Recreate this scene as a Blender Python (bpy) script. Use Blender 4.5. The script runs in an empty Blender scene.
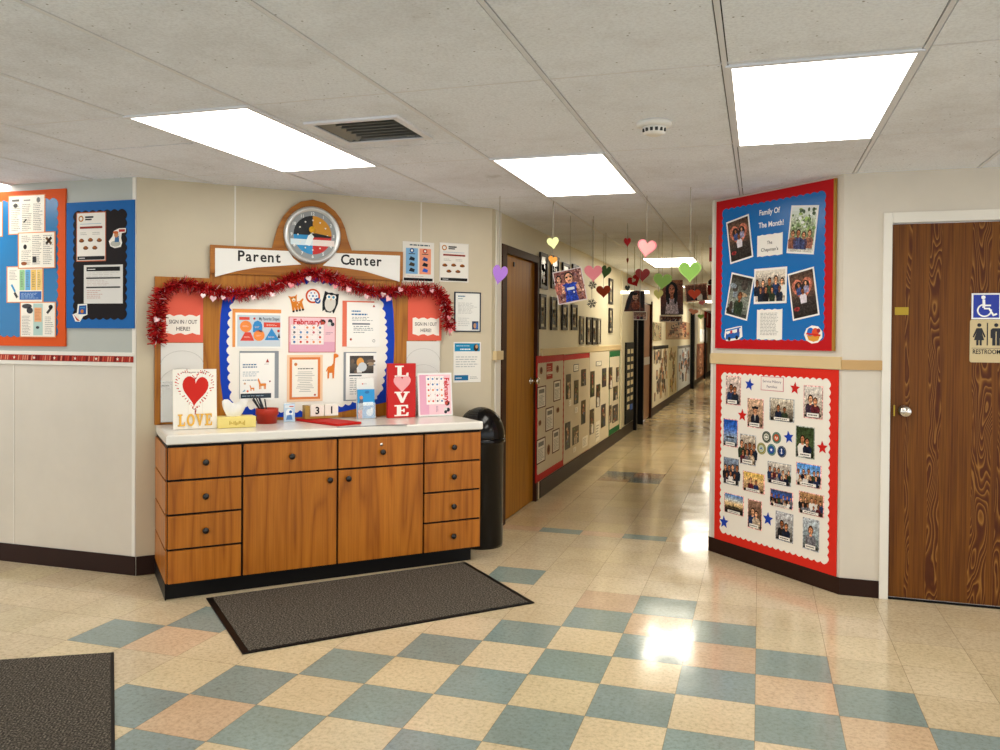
import bpy, bmesh, math, random
from mathutils import Vector, Matrix
PI = math.pi
rnd = random.Random(7)
SC = bpy.context.scene
COL = bpy.context.collection

# ------------------------------------------------------------------ camera
F_PX, PITCH, YAW, ROLL = 830.0, 0.01167, 0.30333, 0.00767
CAM = Vector((0.3073, -3.0567, 1.4249)); PY = -29.475
FW = Vector((-math.sin(YAW)*math.cos(PITCH), math.cos(YAW)*math.cos(PITCH), -math.sin(PITCH)))
RT0 = Vector((math.cos(YAW), math.sin(YAW), 0)); UP0 = RT0.cross(FW)
RT = RT0*math.cos(ROLL) + UP0*math.sin(ROLL); UP = UP0*math.cos(ROLL) - RT0*math.sin(ROLL)
cd = bpy.data.cameras.new('camera'); cam = bpy.data.objects.new('camera', cd); COL.objects.link(cam)
cd.sensor_width = 36; cd.lens = F_PX/1000*36; cd.shift_y = PY/1000; cd.clip_start = .05; cd.clip_end = 200
m = Matrix((RT, UP, -FW)).transposed().to_4x4(); m.translation = CAM
cam.matrix_world = m
SC.camera = cam
def ray(x, y): return FW + RT*((x-500)/F_PX) - UP*((y-375-PY)/F_PX)
def at_z(x, y, z):
    d = ray(x, y); return CAM + d*((z-CAM.z)/d.z)
def above(x, y, p):            # point over ground point p, at the height seen at pixel row y
    d = ray(x, y); k = (Vector(p[:2])-CAM.xy).length/d.xy.length; return CAM + d*k

# ------------------------------------------------------------------ colour / materials
def lin(c):
    c /= 255.0
    return c/12.92 if c <= .04045 else ((c+.055)/1.055)**2.4
def hx(s):
    if not isinstance(s, str): return s
    s = s.lstrip('#'); return (lin(int(s[0:2], 16)), lin(int(s[2:4], 16)), lin(int(s[4:6], 16)), 1.0)
def newmat(name, col=(.8,.8,.8,1), rough=.5, metal=0, spec=.5, coat=0, emis=None, es=0, alpha=1, trans=0):
    m = bpy.data.materials.new(name); m.use_nodes = True
    b = m.node_tree.nodes['Principled BSDF']
    b.inputs['Base Color'].default_value = hx(col); b.inputs['Roughness'].default_value = rough
    b.inputs['Metallic'].default_value = metal; b.inputs['Specular IOR Level'].default_value = spec
    b.inputs['Coat Weight'].default_value = coat; b.inputs['Alpha'].default_value = alpha
    b.inputs['Transmission Weight'].default_value = trans
    if emis: b.inputs['Emission Color'].default_value = hx(emis); b.inputs['Emission Strength'].default_value = es
    return m
class NT:
    def __init__(s, m): s.t = m.node_tree; s.b = s.t.nodes['Principled BSDF']
    def n(s, kind, **kw):
        nd = s.t.nodes.new(kind)
        for k, v in kw.items():
            if k.startswith('i_'): nd.inputs[k[2:].replace('_', ' ')].default_value = v
            else: setattr(nd, k, v)
        return nd
    def l(s, a, b): s.t.links.new(a, b)
    def math(s, op, a, b=None):
        nd = s.n('ShaderNodeMath', operation=op)
        for i, v in enumerate((a, b)):
            if v is None: continue
            if isinstance(v, (int, float)): nd.inputs[i].default_value = v
            else: s.l(v, nd.inputs[i])
        return nd.outputs[0]
    def mix(s, f, a, b, mode='MIX'):
        nd = s.n('ShaderNodeMix', data_type='RGBA', blend_type=mode)
        for i, v in ((0, f), (6, a), (7, b)):
            if isinstance(v, (int, float)): nd.inputs[i].default_value = v
            elif isinstance(v, tuple): nd.inputs[i].default_value = v
            else: s.l(v, nd.inputs[i])
        return nd.outputs[2]
    def ramp(s, f, stops):
        r = s.n('ShaderNodeValToRGB'); s.l(f, r.inputs[0]); e = r.color_ramp.elements
        while len(e) < len(stops): e.new(.5)
        for k, (p, c) in zip(e, stops): k.position = p; k.color = hx(c)
        return r.outputs[0]
    def noise(s, vec, scale, detail=2, rough=.5, dist=0):
        nd = s.n('ShaderNodeTexNoise'); nd.inputs['Scale'].default_value = scale; nd.inputs['Detail'].default_value = detail
        nd.inputs['Roughness'].default_value = rough; nd.inputs['Distortion'].default_value = dist
        s.l(vec, nd.inputs['Vector']); return nd.outputs[0]
    def coord(s, scale=(1,1,1), kind='Object', rot=(0,0,0)):
        tc = s.n('ShaderNodeTexCoord'); mp = s.n('ShaderNodeMapping'); s.l(tc.outputs[kind], mp.inputs[0])
        mp.inputs['Scale'].default_value = scale; mp.inputs['Rotation'].default_value = rot; return mp.outputs[0]
    def bump(s, h, strength=.2, dist=.01):
        b = s.n('ShaderNodeBump'); b.inputs['Strength'].default_value = strength; b.inputs['Distance'].default_value = dist
        s.l(h, b.inputs['Height']); s.l(b.outputs[0], s.b.inputs['Normal'])
def attrmat(name, rough, spec=.4, metal=0, mottle=0):
    m = newmat(name, rough=rough, spec=spec, metal=metal); t = NT(m)
    a = t.n('ShaderNodeAttribute', attribute_name='Col')
    c = a.outputs['Color']
    if mottle:
        v = t.coord((1,1,1))
        f = t.noise(v, 6, 4, .6)
        c = t.mix(1.0, c, t.ramp(f, [(.25, (1-mottle,)*3+(1,)), (.75, (1+mottle*.4,)*3+(1,))]), 'MULTIPLY')
    t.l(c, t.b.inputs['Base Color']); return m
def woodmat(name, dark, mid, light, rough=.35, s=(5,5,.7), k=9, fibre=.35, horiz=False, coat=.0, spec=.28):
    m = newmat(name, rough=rough, coat=coat, spec=spec); t = NT(m)
    sc = (s[2], s[0], s[0]) if horiz else (s[0], s[0], s[2])
    v = t.coord(sc)
    n = t.noise(v, 1.0, 2, .45, .15)
    w = t.math('FRACT', t.math('MULTIPLY', n, k))
    w = t.math('ABSOLUTE', t.math('SUBTRACT', t.math('MULTIPLY', w, 2), 1))
    c = t.ramp(w, [(0.0, dark), (.35, mid), (1.0, light)])
    sf = (3, 130, 130) if horiz else (130, 130, 3)
    fn = t.noise(t.coord(sf), 1.0, 3, .6)
    c = t.mix(fibre, c, t.ramp(fn, [(.3, dark), (.62, light)]), 'MIX')
    big = t.noise(t.coord((2, 2, .6)), 1.0, 2)
    c = t.mix(.55, c, t.ramp(big, [(.3, (.72,.68,.64,1)), (.7, (1.12,1.1,1.06,1))]), 'MULTIPLY')
    t.l(c, t.b.inputs['Base Color'])
    t.bump(fn, .06, .004)
    return m
def wallmat(name, col, rough=.5, amt=.08):
    m = newmat(name, col, rough); t = NT(m)
    n = t.noise(t.coord((1,1,1)), 1.7, 5, .65)
    c = t.mix(1.0, hx(col), t.ramp(n, [(.3, (1-amt,)*3+(1,)), (.7, (1+amt*.3,)*3+(1,))]), 'MULTIPLY')
    t.l(c, t.b.inputs['Base Color'])
    t.bump(t.noise(t.coord((1,1,1)), 220, 2), .05, .002)
    return m
MT = {}
MT['print'] = attrmat('printed paper', .6, .15)
MT['gloss'] = attrmat('glossy print', .25, .35)
MT['paint'] = attrmat('painted surface', .45, .3)
MT['foil'] = attrmat('tinsel foil', .25, .7, .12)
MT['wall'] = wallmat('cream wall paint', '#cabea4', .38)
MT['wall_pale'] = wallmat('pale wall paint', '#d3cbbd', .4)
MT['wall_blue'] = wallmat('pale grey blue wall paint', '#b2b6b0', .5)
MT['wall_hall'] = wallmat('hall wall paint', '#d8cfb4', .45)
MT['white_trim'] = wallmat('off white trim paint', '#e4e0d6', .4, .05)
MT['base'] = wallmat('dark brown vinyl base', '#2e1a12', .45, .25); MT['base'].node_tree.nodes['Principled BSDF'].inputs['Specular IOR Level'].default_value = .15
MT['tan'] = wallmat('tan rail paint', '#d6be90', .45, .1); MT['tan_dark'] = wallmat('darker tan rail', '#bf9a64', .45, .1)
MT['cab'] = woodmat('cabinet cherry laminate', '#8a4a10', '#ae661a', '#bd7424', .32, (5.5,5.5,.6), 7, .38)
MT['hutch'] = woodmat('display board oak', '#8a4e10', '#a96a1c', '#b97a24', .35, (6,6,.6), 7, .4)
MT['hutch_h'] = woodmat('display board oak level grain', '#8a4e10', '#a2641a', '#b37222', .35, (6,6,.6), 7, .4, True)
dm = newmat('stained fir plywood', rough=.4, spec=.2); t = NT(dm)
fn = t.noise(t.coord((150,150,2.2)), 1.0, 3, .65); md = t.noise(t.coord((26,26,.9)), 1.0, 3, .6)
base = t.ramp(md, [(.3, '#51290a'), (.5, '#693d0e'), (.7, '#7a4c14')])
base = t.mix(.45, base, t.ramp(fn, [(.32, '#3a1a05'), (.6, '#7c4a18')]))
n = t.noise(t.coord((11,11,2.2)), 1.0, 1.5, .4, .2)
w = t.math('FRACT', t.math('MULTIPLY', n, 20))
lin_ = t.ramp(w, [(.0, '#431a08'), (.3, '#4d220a'), (.62, '#6c4014'), (.82, '#96682e'), (.95, '#4d220a')])
sx = t.n('ShaderNodeSeparateXYZ'); t.l(t.coord((1,1,1)), sx.inputs[0])
wob = t.math('ADD', sx.outputs[0], t.math('MULTIPLY', t.math('SUBTRACT', t.noise(t.coord((2,2,1.6)), 1.0, 2), .5), .06))
mk = None
for cx_, hw in ((.335,.010), (.462,.028), (.685,.045), (.78,.02), (.97,.03), (1.1,.012)):
    e_ = t.math('LESS_THAN', t.math('ABSOLUTE', t.math('SUBTRACT', wob, cx_)), hw)
    mk = e_ if mk is None else t.math('MAXIMUM', mk, e_)
mk = t.math('MULTIPLY', mk, .85)
t.l(t.mix(mk, base, lin_), t.b.inputs['Base Color']); t.bump(fn, .06, .004)
MT['door'] = dm
pm = attrmat('photograph print', .3, .15); t = NT(pm)
a_ = [n_ for n_ in pm.node_tree.nodes if n_.type == 'ATTRIBUTE'][0]
n1 = t.noise(t.coord((1,1,1)), 95, 3, .65); n2 = t.noise(t.coord((1,1,1)), 38, 2, .5)
lum = t.n('ShaderNodeRGBToBW'); t.l(a_.outputs['Color'], lum.inputs[0]); lf = t.ramp(lum.outputs[0], [(.5, (1,1,1,1)), (.68, (0,0,0,1))])
c = t.mix(lf, a_.outputs['Color'], t.ramp(n1, [(.36, (.5,.48,.48,1)), (.5, (1.1,1.08,1.06,1)), (.66, (1.8,1.75,1.7,1))]), 'MULTIPLY')
c = t.mix(lf, c, t.ramp(n2, [(.36, (.65,.62,.62,1)), (.6, (1.25,1.25,1.25,1))]), 'MULTIPLY')
t.l(c, pm.node_tree.nodes['Principled BSDF'].inputs['Base Color'])
MT['photo'] = pm
MT['door_hall'] = woodmat('hall door veneer', '#8f5a0a', '#a66c12', '#b07618', .45, (7,7,.5), 5, .4, spec=.12)
MT['frame_brown'] = newmat('dark brown door frame', '#3a1c0e', .5, spec=.15)
MT['black'] = newmat('black laminate', '#0a0807', .45, spec=.15)
MT['blackgloss'] = newmat('black moulded plastic', '#060404', .16, spec=.3)
MT['knob'] = newmat('black knob', '#15100d', .3)
MT['chrome'] = newmat('satin chrome', '#d8d4cc', .16, 1)
MT['silver'] = newmat('silver plastic', '#c9c9c7', .28, .6)
MT['brass'] = newmat('brass plate', '#a5892f', .35, .8)
MT['white'] = newmat('white plastic', '#e9e8e4', .35)
MT['counter'] = wallmat('white laminate worktop', '#e6e3da', .18, .04)
MT['lens_hall'] = newmat('lit corridor lens', '#fffdf0', .5, emis='#fff6e2', es=15.0)
MT['lens'] = newmat('lit light lens', '#fffdf0', .5, emis='#fffaf0', es=7.0)
MT['string'] = newmat('hanging string', '#9a958a', .7)
MT['acrylic'] = newmat('clear acrylic', '#eef2f2', .05, alpha=.28)
MT['grid'] = wallmat('ceiling grid paint', '#e0e3ea', .45, .05)
MT['vent'] = newmat('grey vent metal', '#8d8d89', .4, .4)
MT['tissue'] = newmat('white tissue', '#f2f1ee', .8)

# floor: one colour per tile in the mesh, mottling, joints and wax in nodes
fm = newmat('waxed vinyl tile', rough=.14, spec=.5, coat=.15); t = NT(fm)
a = t.n('ShaderNodeAttribute', attribute_name='Col')
v = t.coord((1,1,1))
mo = t.noise(v, 55, 5, .75); mo2 = t.noise(v, 2.2, 4, .6)
c = t.mix(1.0, a.outputs['Color'], t.ramp(mo, [(.33, (.74,.72,.68,1)), (.5, (1,1,1,1)), (.68, (1.14,1.12,1.1,1))]), 'MULTIPLY')
c = t.mix(1.0, c, t.ramp(mo2, [(.3, (.88,.86,.82,1)), (.7, (1.05,1.05,1.05,1))]), 'MULTIPLY')
t.l(c, t.b.inputs['Base Color'])
t.l(t.ramp(t.noise(v, 3.0, 4, .6), [(.3, (.09,.09,.09,1)), (.7, (.24,.24,.24,1))]), t.b.inputs['Roughness'])
t.b.inputs['Coat Roughness'].default_value = .06
t.bump(t.math('ADD', t.math('MULTIPLY', t.noise(v, 2.6, 2), 1.0), t.math('MULTIPLY', t.noise(v, 60, 2), .012)), .06, .05)
MT['floor'] = fm
# ceiling tile: speckled mineral fibre
cm = newmat('mineral fibre ceiling tile', rough=.9, spec=.1); t = NT(cm)
v = t.coord((1,1,1))
vo = t.n('ShaderNodeTexVoronoi'); vo.inputs['Scale'].default_value = 26; t.l(v, vo.inputs['Vector'])
spot = t.ramp(vo.outputs['Distance'], [(.06, (.3,.29,.28,1)), (.12, (1,1,1,1))])
sel = t.ramp(t.noise(v, 8, 2), [(.48, (0,0,0,1)), (.56, (1,1,1,1))])
fine = t.noise(v, 90, 3, .7); big = t.noise(v, 1.4, 5, .7)
c = t.mix(1.0, hx('#eef4ff'), t.ramp(fine, [(.3, (.86,.86,.87,1)), (.6, (1.02,1.02,1.02,1))]), 'MULTIPLY')
c = t.mix(sel, c, spot, 'MULTIPLY')
c = t.mix(1.0, c, t.ramp(big, [(.26, (.66,.65,.63,1)), (.36, (.88,.87,.86,1)), (.55, (1,1,1,1))]), 'MULTIPLY')
t.l(c, t.b.inputs['Base Color']); t.bump(fine, .15, .004)
MT['ceiling'] = cm
# ribbed mat
mm = newmat('charcoal ribbed mat', rough=.95, spec=.1); t = NT(mm)
v = t.coord((1,1,1))
wv = t.n('ShaderNodeTexWave', wave_type='BANDS', bands_direction='X'); wv.inputs['Scale'].default_value = 26; wv.inputs['Distortion'].default_value = 1.2
wv.inputs['Detail'].default_value = 2; t.l(v, wv.inputs['Vector'])
n = t.noise(v, 120, 3, .8)
c = t.ramp(n, [(.35, '#2a2622'), (.5, '#4a443d'), (.66, '#8e8678')])
c = t.mix(.6, c, t.ramp(wv.outputs['Color'], [(.2, (.6,.6,.6,1)), (.7, (1.1,1.1,1.1,1))]), 'MULTIPLY')
t.l(c, t.b.inputs['Base Color']); t.bump(n, .4, .006)
MT['mat'] = mm

# ------------------------------------------------------------------ object helpers
def setp(o, label=None, cat=None, group=None, kind=None):
    if label: o['label'] = label
    if cat: o['category'] = cat
    if group: o['group'] = group
    if kind: o['kind'] = kind
    return o
def thing(name, label, cat, loc=(0,0,0), rz=0, group=None):
    o = bpy.data.objects.new(name, None); COL.objects.link(o); o.empty_display_size = .1
    o.location = loc; o.rotation_euler = (0,0,rz)
    return setp(o, label, cat, group)
class M3:
    def __init__(s, col='#ffffff'): s.v = []; s.f = []; s.c = []; s.sm = []; s.col = hx(col)
    def color(s, c): s.col = hx(c); return s
    def face(s, ids, smooth=False, col=None): s.f.append(tuple(ids)); s.c.append(hx(col) if col else s.col); s.sm.append(smooth)
    def poly(s, pts, col=None, smooth=False):
        b = len(s.v); s.v += [tuple(p) for p in pts]; s.face(range(b, b+len(pts)), smooth, col)
    def box(s, x0, x1, y0, y1, z0, z1):
        b = len(s.v)
        s.v += [(x,y,z) for z in (z0,z1) for (x,y) in ((x0,y0),(x1,y0),(x1,y1),(x0,y1))]
        for q in ((3,2,1,0),(4,5,6,7),(0,1,5,4),(1,2,6,5),(2,3,7,6),(3,0,4,7)): s.face([b+i for i in q])
        return s
    def prism(s, pts, y0, y1):      # outline in x,z pushed from y0 (back) to y1 (front, smaller y)
        ar = sum(pts[i][0]*pts[(i+1) % len(pts)][1]-pts[(i+1) % len(pts)][0]*pts[i][1] for i in range(len(pts)))
        if ar < 0: pts = pts[::-1]
        b = len(s.v); n = len(pts)
        s.v += [(x, y0, z) for x, z in pts] + [(x, y1, z) for x, z in pts]
        s.face([b+n+i for i in range(n)]); s.face([b+n-1-i for i in range(n)])
        for i in range(n):
            j = (i+1) % n; s.face([b+i, b+j, b+n+j, b+n+i])
        return s
    def slab(s, pts, z0, z1):       # outline in x,y
        ar = sum(pts[i][0]*pts[(i+1) % len(pts)][1]-pts[(i+1) % len(pts)][0]*pts[i][1] for i in range(len(pts)))
        if ar < 0: pts = pts[::-1]
        b = len(s.v); n = len(pts)
        s.v += [(x, y, z0) for x, y in pts] + [(x, y, z1) for x, y in pts]
        s.face([b+n+i for i in range(n)]); s.face([b+n-1-i for i in range(n)])
        for i in range(n):
            j = (i+1) % n; s.face([b+i, b+j, b+n+j, b+n+i])
        return s
    def lathe(s, prof, n=32, c=(0,0,0), axis='z', smooth=True):
        b = len(s.v); k = len(prof)
        for i in range(n):
            a = 2*PI*i/n
            for r, h in prof:
                p = (r*math.cos(a), r*math.sin(a), h)
                if axis == 'y': p = (p[0], -h, p[1])       # profile height goes out of the wall
                s.v.append((c[0]+p[0], c[1]+p[1], c[2]+p[2]))
        for i in range(n):
            j = (i+1) % n
            for q in range(k-1):
                s.face([b+i*k+q, b+j*k+q, b+j*k+q+1, b+i*k+q+1], smooth)
        return s
    def tube(s, pts, r, n=8, cap=True):
        pts = [Vector(p) for p in pts]; rs = r if isinstance(r, (list, tuple)) else [r]*len(pts); b = len(s.v)
        for i, p in enumerate(pts):
            d = (pts[min(i+1, len(pts)-1)]-pts[max(i-1, 0)]).normalized()
            u = d.orthogonal().normalized(); w = d.cross(u)
            for k in range(n):
                a = 2*PI*k/n; s.v.append(tuple(p+(u*math.cos(a)+w*math.sin(a))*rs[i]))
        for i in range(len(pts)-1):
            for k in range(n):
                q = (k+1) % n; s.face([b+i*n+k, b+i*n+q, b+(i+1)*n+q, b+(i+1)*n+k], True)
        if cap:
            s.face([b+n-1-k for k in range(n)]); e = b+(len(pts)-1)*n; s.face([e+k for k in range(n)])
        return s
    def build(s, name, mat, parent=None, bevel=0, loc=None, rz=None, kind=None, fix=False):
        me = bpy.data.meshes.new(name); me.from_pydata(s.v, [], s.f)
        ca = me.color_attributes.new('Col', 'FLOAT_COLOR', 'CORNER')
        buf = []
        for p, c in zip(me.polygons, s.c): buf += list(c)*len(p.vertices)
        ca.data.foreach_set('color', buf)
        me.polygons.foreach_set('use_smooth', s.sm)
        if fix:
            bm = bmesh.new(); bm.from_mesh(me); bmesh.ops.recalc_face_normals(bm, faces=bm.faces); bm.to_mesh(me); bm.free()
        me.materials.append(MT[mat] if isinstance(mat, str) else mat)
        o = bpy.data.objects.new(name, me); COL.objects.link(o)
        if parent: o.parent = parent
        if loc is not None: o.location = loc
        if rz is not None: o.rotation_euler = (0,0,rz)
        if bevel:
            md = o.modifiers.new('bevel', 'BEVEL'); md.width = bevel; md.segments = 2; md.limit_method = 'ANGLE'
        if kind: o['kind'] = kind
        return o
# ------------------------------------------------------------------ walls as frames: s along, z up, out toward the room
class Wall:
    def __init__(w, p0, p1):
        w.p = Vector(p0); w.t = (Vector(p1)-w.p).normalized(); w.n = Vector((w.t.y, -w.t.x)); w.rz = math.atan2(w.t.y, w.t.x)
    def uv(w, x, y, off=0):
        d = ray(x, y); p = w.p+w.n*off; k = ((p-CAM.xy).dot(w.n))/d.xy.dot(w.n); q = CAM+d*k
        return (q.xy-p).dot(w.t), q.z
    def at(w, s, z, off=0):
        q = w.p+w.t*s+w.n*off; return Vector((q.x, q.y, z))
r2 = math.sqrt(.5)
A = Wall((-5, .945), (0, .945))
B = Wall((-3.175, .945), (-1.527, 2.593))
L = Wall((-1.527, 0), (-1.527, 1))
D = Wall((0, 2.65), (.745, 1.905))
R = Wall((.745, 1.905), (2, 1.905))
FC = Wall((-2.689, .623), (-1.689, 1.623))         # cabinet front
H = 2.335

# ------------------------------------------------------------------ flat prints
_txt = {}; CAPH = []
def text_polys(s, bold=0):
    if (s, bold) in _txt: return _txt[(s, bold)]
    cu = bpy.data.curves.new('t', 'FONT'); cu.body = s; cu.size = 1; cu.offset = bold; cu.resolution_u = 3
    ob = bpy.data.objects.new('t', cu); me = bpy.data.meshes.new_from_object(ob)
    vs = [(v.co.x, v.co.y) for v in me.vertices]; fs = [tuple(p.vertices) for p in me.polygons]
    bpy.data.objects.remove(ob); bpy.data.curves.remove(cu); bpy.data.meshes.remove(me)
    x0 = min(v[0] for v in vs); x1 = max(v[0] for v in vs)
    ky_ = .72/CAPH[0] if CAPH else 1; vs = [(p, q*ky_) for p, q in vs]
    _txt[(s, bold)] = (vs, fs, x0, x1); return _txt[(s, bold)]
CAPH.append(max(v[1] for v in text_polys('H')[0])); _txt.clear()
def heart_pts(n=28):
    out = []
    for i in range(n):
        a = 2*PI*i/n; out.append((16*math.sin(a)**3/32, (13*math.cos(a)-5*math.cos(2*a)-2*math.cos(3*a)-math.cos(4*a)+2.5)/30))
    return out
def star_pts(r=1, q=.4): return [((r if i % 2 == 0 else r*q)*math.sin(PI*i/5), (r if i % 2 == 0 else r*q)*math.cos(PI*i/5)) for i in range(10)]
class Cv:
    """flat sheet w x h metres, its own x right / z up, origin at its centre; shapes in 0..1 units laid on in thin layers"""
    LAY = .0004
    def __init__(c, w, h, col='#f4f1ea', thick=.0012, outline=None):
        c.w, c.h, c.th = w, h, thick; c.m = M3(col); c.rg = (0,0,1,1)
        if outline is None: c.m.box(-w/2, w/2, -thick, 0, -h/2, h/2)
        elif outline: c.m.prism([((x-.5)*w, (y-.5)*h) for x, y in outline], 0, -thick)
    def pt(c, x, y, l):
        x0, y0, w, h = c.rg; x = x0+x*w; y = y0+y*h
        return ((x-.5)*c.w, -c.th-c.LAY*l, (y-.5)*c.h)
    def region(c, x0=0, y0=0, x1=1, y1=1): c.rg = (x0, y0, x1-x0, y1-y0); return c
    def poly(c, pts, col, l=1):
        ar = sum(pts[i][0]*pts[(i+1) % len(pts)][1]-pts[(i+1) % len(pts)][0]*pts[i][1] for i in range(len(pts)))
        if ar < 0: pts = pts[::-1]
        c.m.poly([c.pt(x, y, l) for x, y in pts], col); return c
    def rect(c, x0, y0, x1, y1, col, l=1): return c.poly([(x0,y0),(x1,y0),(x1,y1),(x0,y1)], col, l)
    def ell(c, x, y, rx, ry, col, l=1, n=14): return c.poly([(x+rx*math.cos(2*PI*i/n), y+ry*math.sin(2*PI*i/n)) for i in range(n)], col, l)
    def asp(c): return (c.w*c.rg[2])/(c.h*c.rg[3])
    def circ(c, x, y, r, col, l=1, n=20): return c.ell(x, y, r, r*c.asp(), col, l, n)
    def shape(c, pts, x, y, sx, col, l=1, rot=0, sy=1):
        pts = [(p, q*sy) for p, q in pts]; a = c.asp(); co, si = math.cos(rot), math.sin(rot)
        return c.poly([(x+sx*(p*co-q*si), y+sx*a*(p*si+q*co)) for p, q in pts], col, l)
    def line(c, x0, y0, x1, y1, wd, col, l=1):
        a = c.asp(); dx, dy = x1-x0, (y1-y0)/a; k = math.hypot(dx, dy) or 1; nx, ny = -dy/k*wd/2, dx/k*wd/2*a
        return c.poly([(x0+nx,y0+ny),(x0-nx,y0-ny),(x1-nx,y1-ny),(x1+nx,y1+ny)], col, l)
    def text(c, s, x, y, hgt, col='#111111', l=2, bold=0, width=None, align='c', rot=0):
        vs, fs, x0, x1 = text_polys(s, bold); ky = hgt/.72; a = c.asp(); kx = ky/a
        if width: kx = width/(x1-x0)
        ox = {'c': (x0+x1)/2, 'l': x0, 'r': x1}[align]; b = len(c.m.v); co, si = math.cos(rot), math.sin(rot)
        for p, q in vs:
            u, w_ = (p-ox)*kx, (q-.36)*ky/a
            c.m.v.append(c.pt(x+u*co-w_*si, y+(u*si+w_*co)*a, l))
        for f in fs: c.m.face([b+i for i in f], False, col)
        return c
    def lines(c, x0, y0, x1, y1, n, col='#8a8a88', l=1, fill=.34, r=None, words=True, ragged=.35):
        r = r or rnd; st = (y1-y0)/n
        for i in range(n):
            y = y1-(i+.5)*st; xe = x1-(x1-x0)*ragged*r.random()
            if words:
                x = x0
                while x < xe-.01:
                    wl = (x1-x0)*r.uniform(.07, .2); c.rect(x, y-st*fill/2, min(x+wl, xe), y+st*fill/2, col, l); x += wl+(x1-x0)*.035
            else: c.rect(x0, y-st*fill/2, xe, y+st*fill/2, col, l)
        return c
    def build(c, name, W=None, s=0, z=0, off=0, label=None, cat=None, group=None, parent=None, mat='print', tilt=0):
        o = c.m.build(name, mat, parent)
        if W: o.location = W.at(s, z, off); o.rotation_euler = (0, tilt, W.rz)
        if label: setp(o, label, cat, group)
        return o
def span(W, x0, y0, x1, y1, off=0, mid=False):
    """a rectangle on wall W, seen with its top left and bottom right corners there -> centre s, z, width, height"""
    if mid:
        s0 = W.uv(x0, (y0+y1)/2, off)[0]; s1 = W.uv(x1, (y0+y1)/2, off)[0]
        z1 = W.uv((x0+x1)/2, y0, off)[1]; z0 = W.uv((x0+x1)/2, y1, off)[1]
    else: (s0, z1), (s1, z0) = W.uv(x0, y0, off), W.uv(x1, y1, off)
    return (s0+s1)/2, (z0+z1)/2, s1-s0, z1-z0
def quad(W, *pts, off=0):
    q = [Vector(W.uv(x, y, off)) for x, y in pts]; ce = sum(q, Vector((0,0)))/4
    e = (q[1]-q[0]+q[2]-q[3])/2; f = (q[0]-q[3]+q[1]-q[2])/2
    tilt = (-math.atan2(e.y, e.x) + math.atan2(f.x, f.y))/2
    return ce.x, ce.y, e.length, f.length, tilt
SKIN = ['#c98f68', '#a86b45', '#d9a57e', '#8a5534', '#b97c55']; HAIR = ['#1c130e', '#2b1a10', '#120d0b', '#4a2c18']
CLO = ['#22345a', '#17171c', '#d8d5cf', '#5a2028', '#2c3a2a', '#6f6f76', '#1c2433', '#b9a890', '#3a2c3e', '#141e33', '#e6e3dc']
def person(c, x, y, h, r, l=3, clo=None, hair=None, skin=None):
    """head and shoulders down to the waist, h tall in units, standing with its base at y"""
    clo = clo or r.choice(CLO); sk = skin or r.choice(SKIN); hr = hair or r.choice(HAIR); a = c.asp(); k = h/a
    c.poly([(x-.23*k,y),(x-.27*k,y+.42*h),(x-.17*k,y+.57*h),(x+.17*k,y+.57*h),(x+.27*k,y+.42*h),(x+.23*k,y)], clo, l)
    c.rect(x-.06*k, y+.52*h, x+.06*k, y+.66*h, sk, l+.5)
    c.ell(x, y+.78*h, .135*k, .18*h, hr, l+.6)
    c.ell(x, y+.75*h, .095*k, .135*h, sk, l+1.2)
    c.rect(x-.07*k, y+.765*h, x+.07*k, y+.79*h, '#4a2c1e', l+1.6); c.rect(x-.035*k, y+.675*h, x+.035*k, y+.69*h, '#6a382c', l+1.6)
def bands(c, cols, l=1):
    n = 12
    for i in range(n):
        f = i/(n-1)*(len(cols)-1); j = min(int(f), len(cols)-2); g = f-j
        p, q = hx(cols[j]), hx(cols[j+1]); c.rect(0, 1-(i+1)/n, 1, 1-i/n, tuple(p[k]*(1-g)+q[k]*g for k in range(4)), l)
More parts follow.
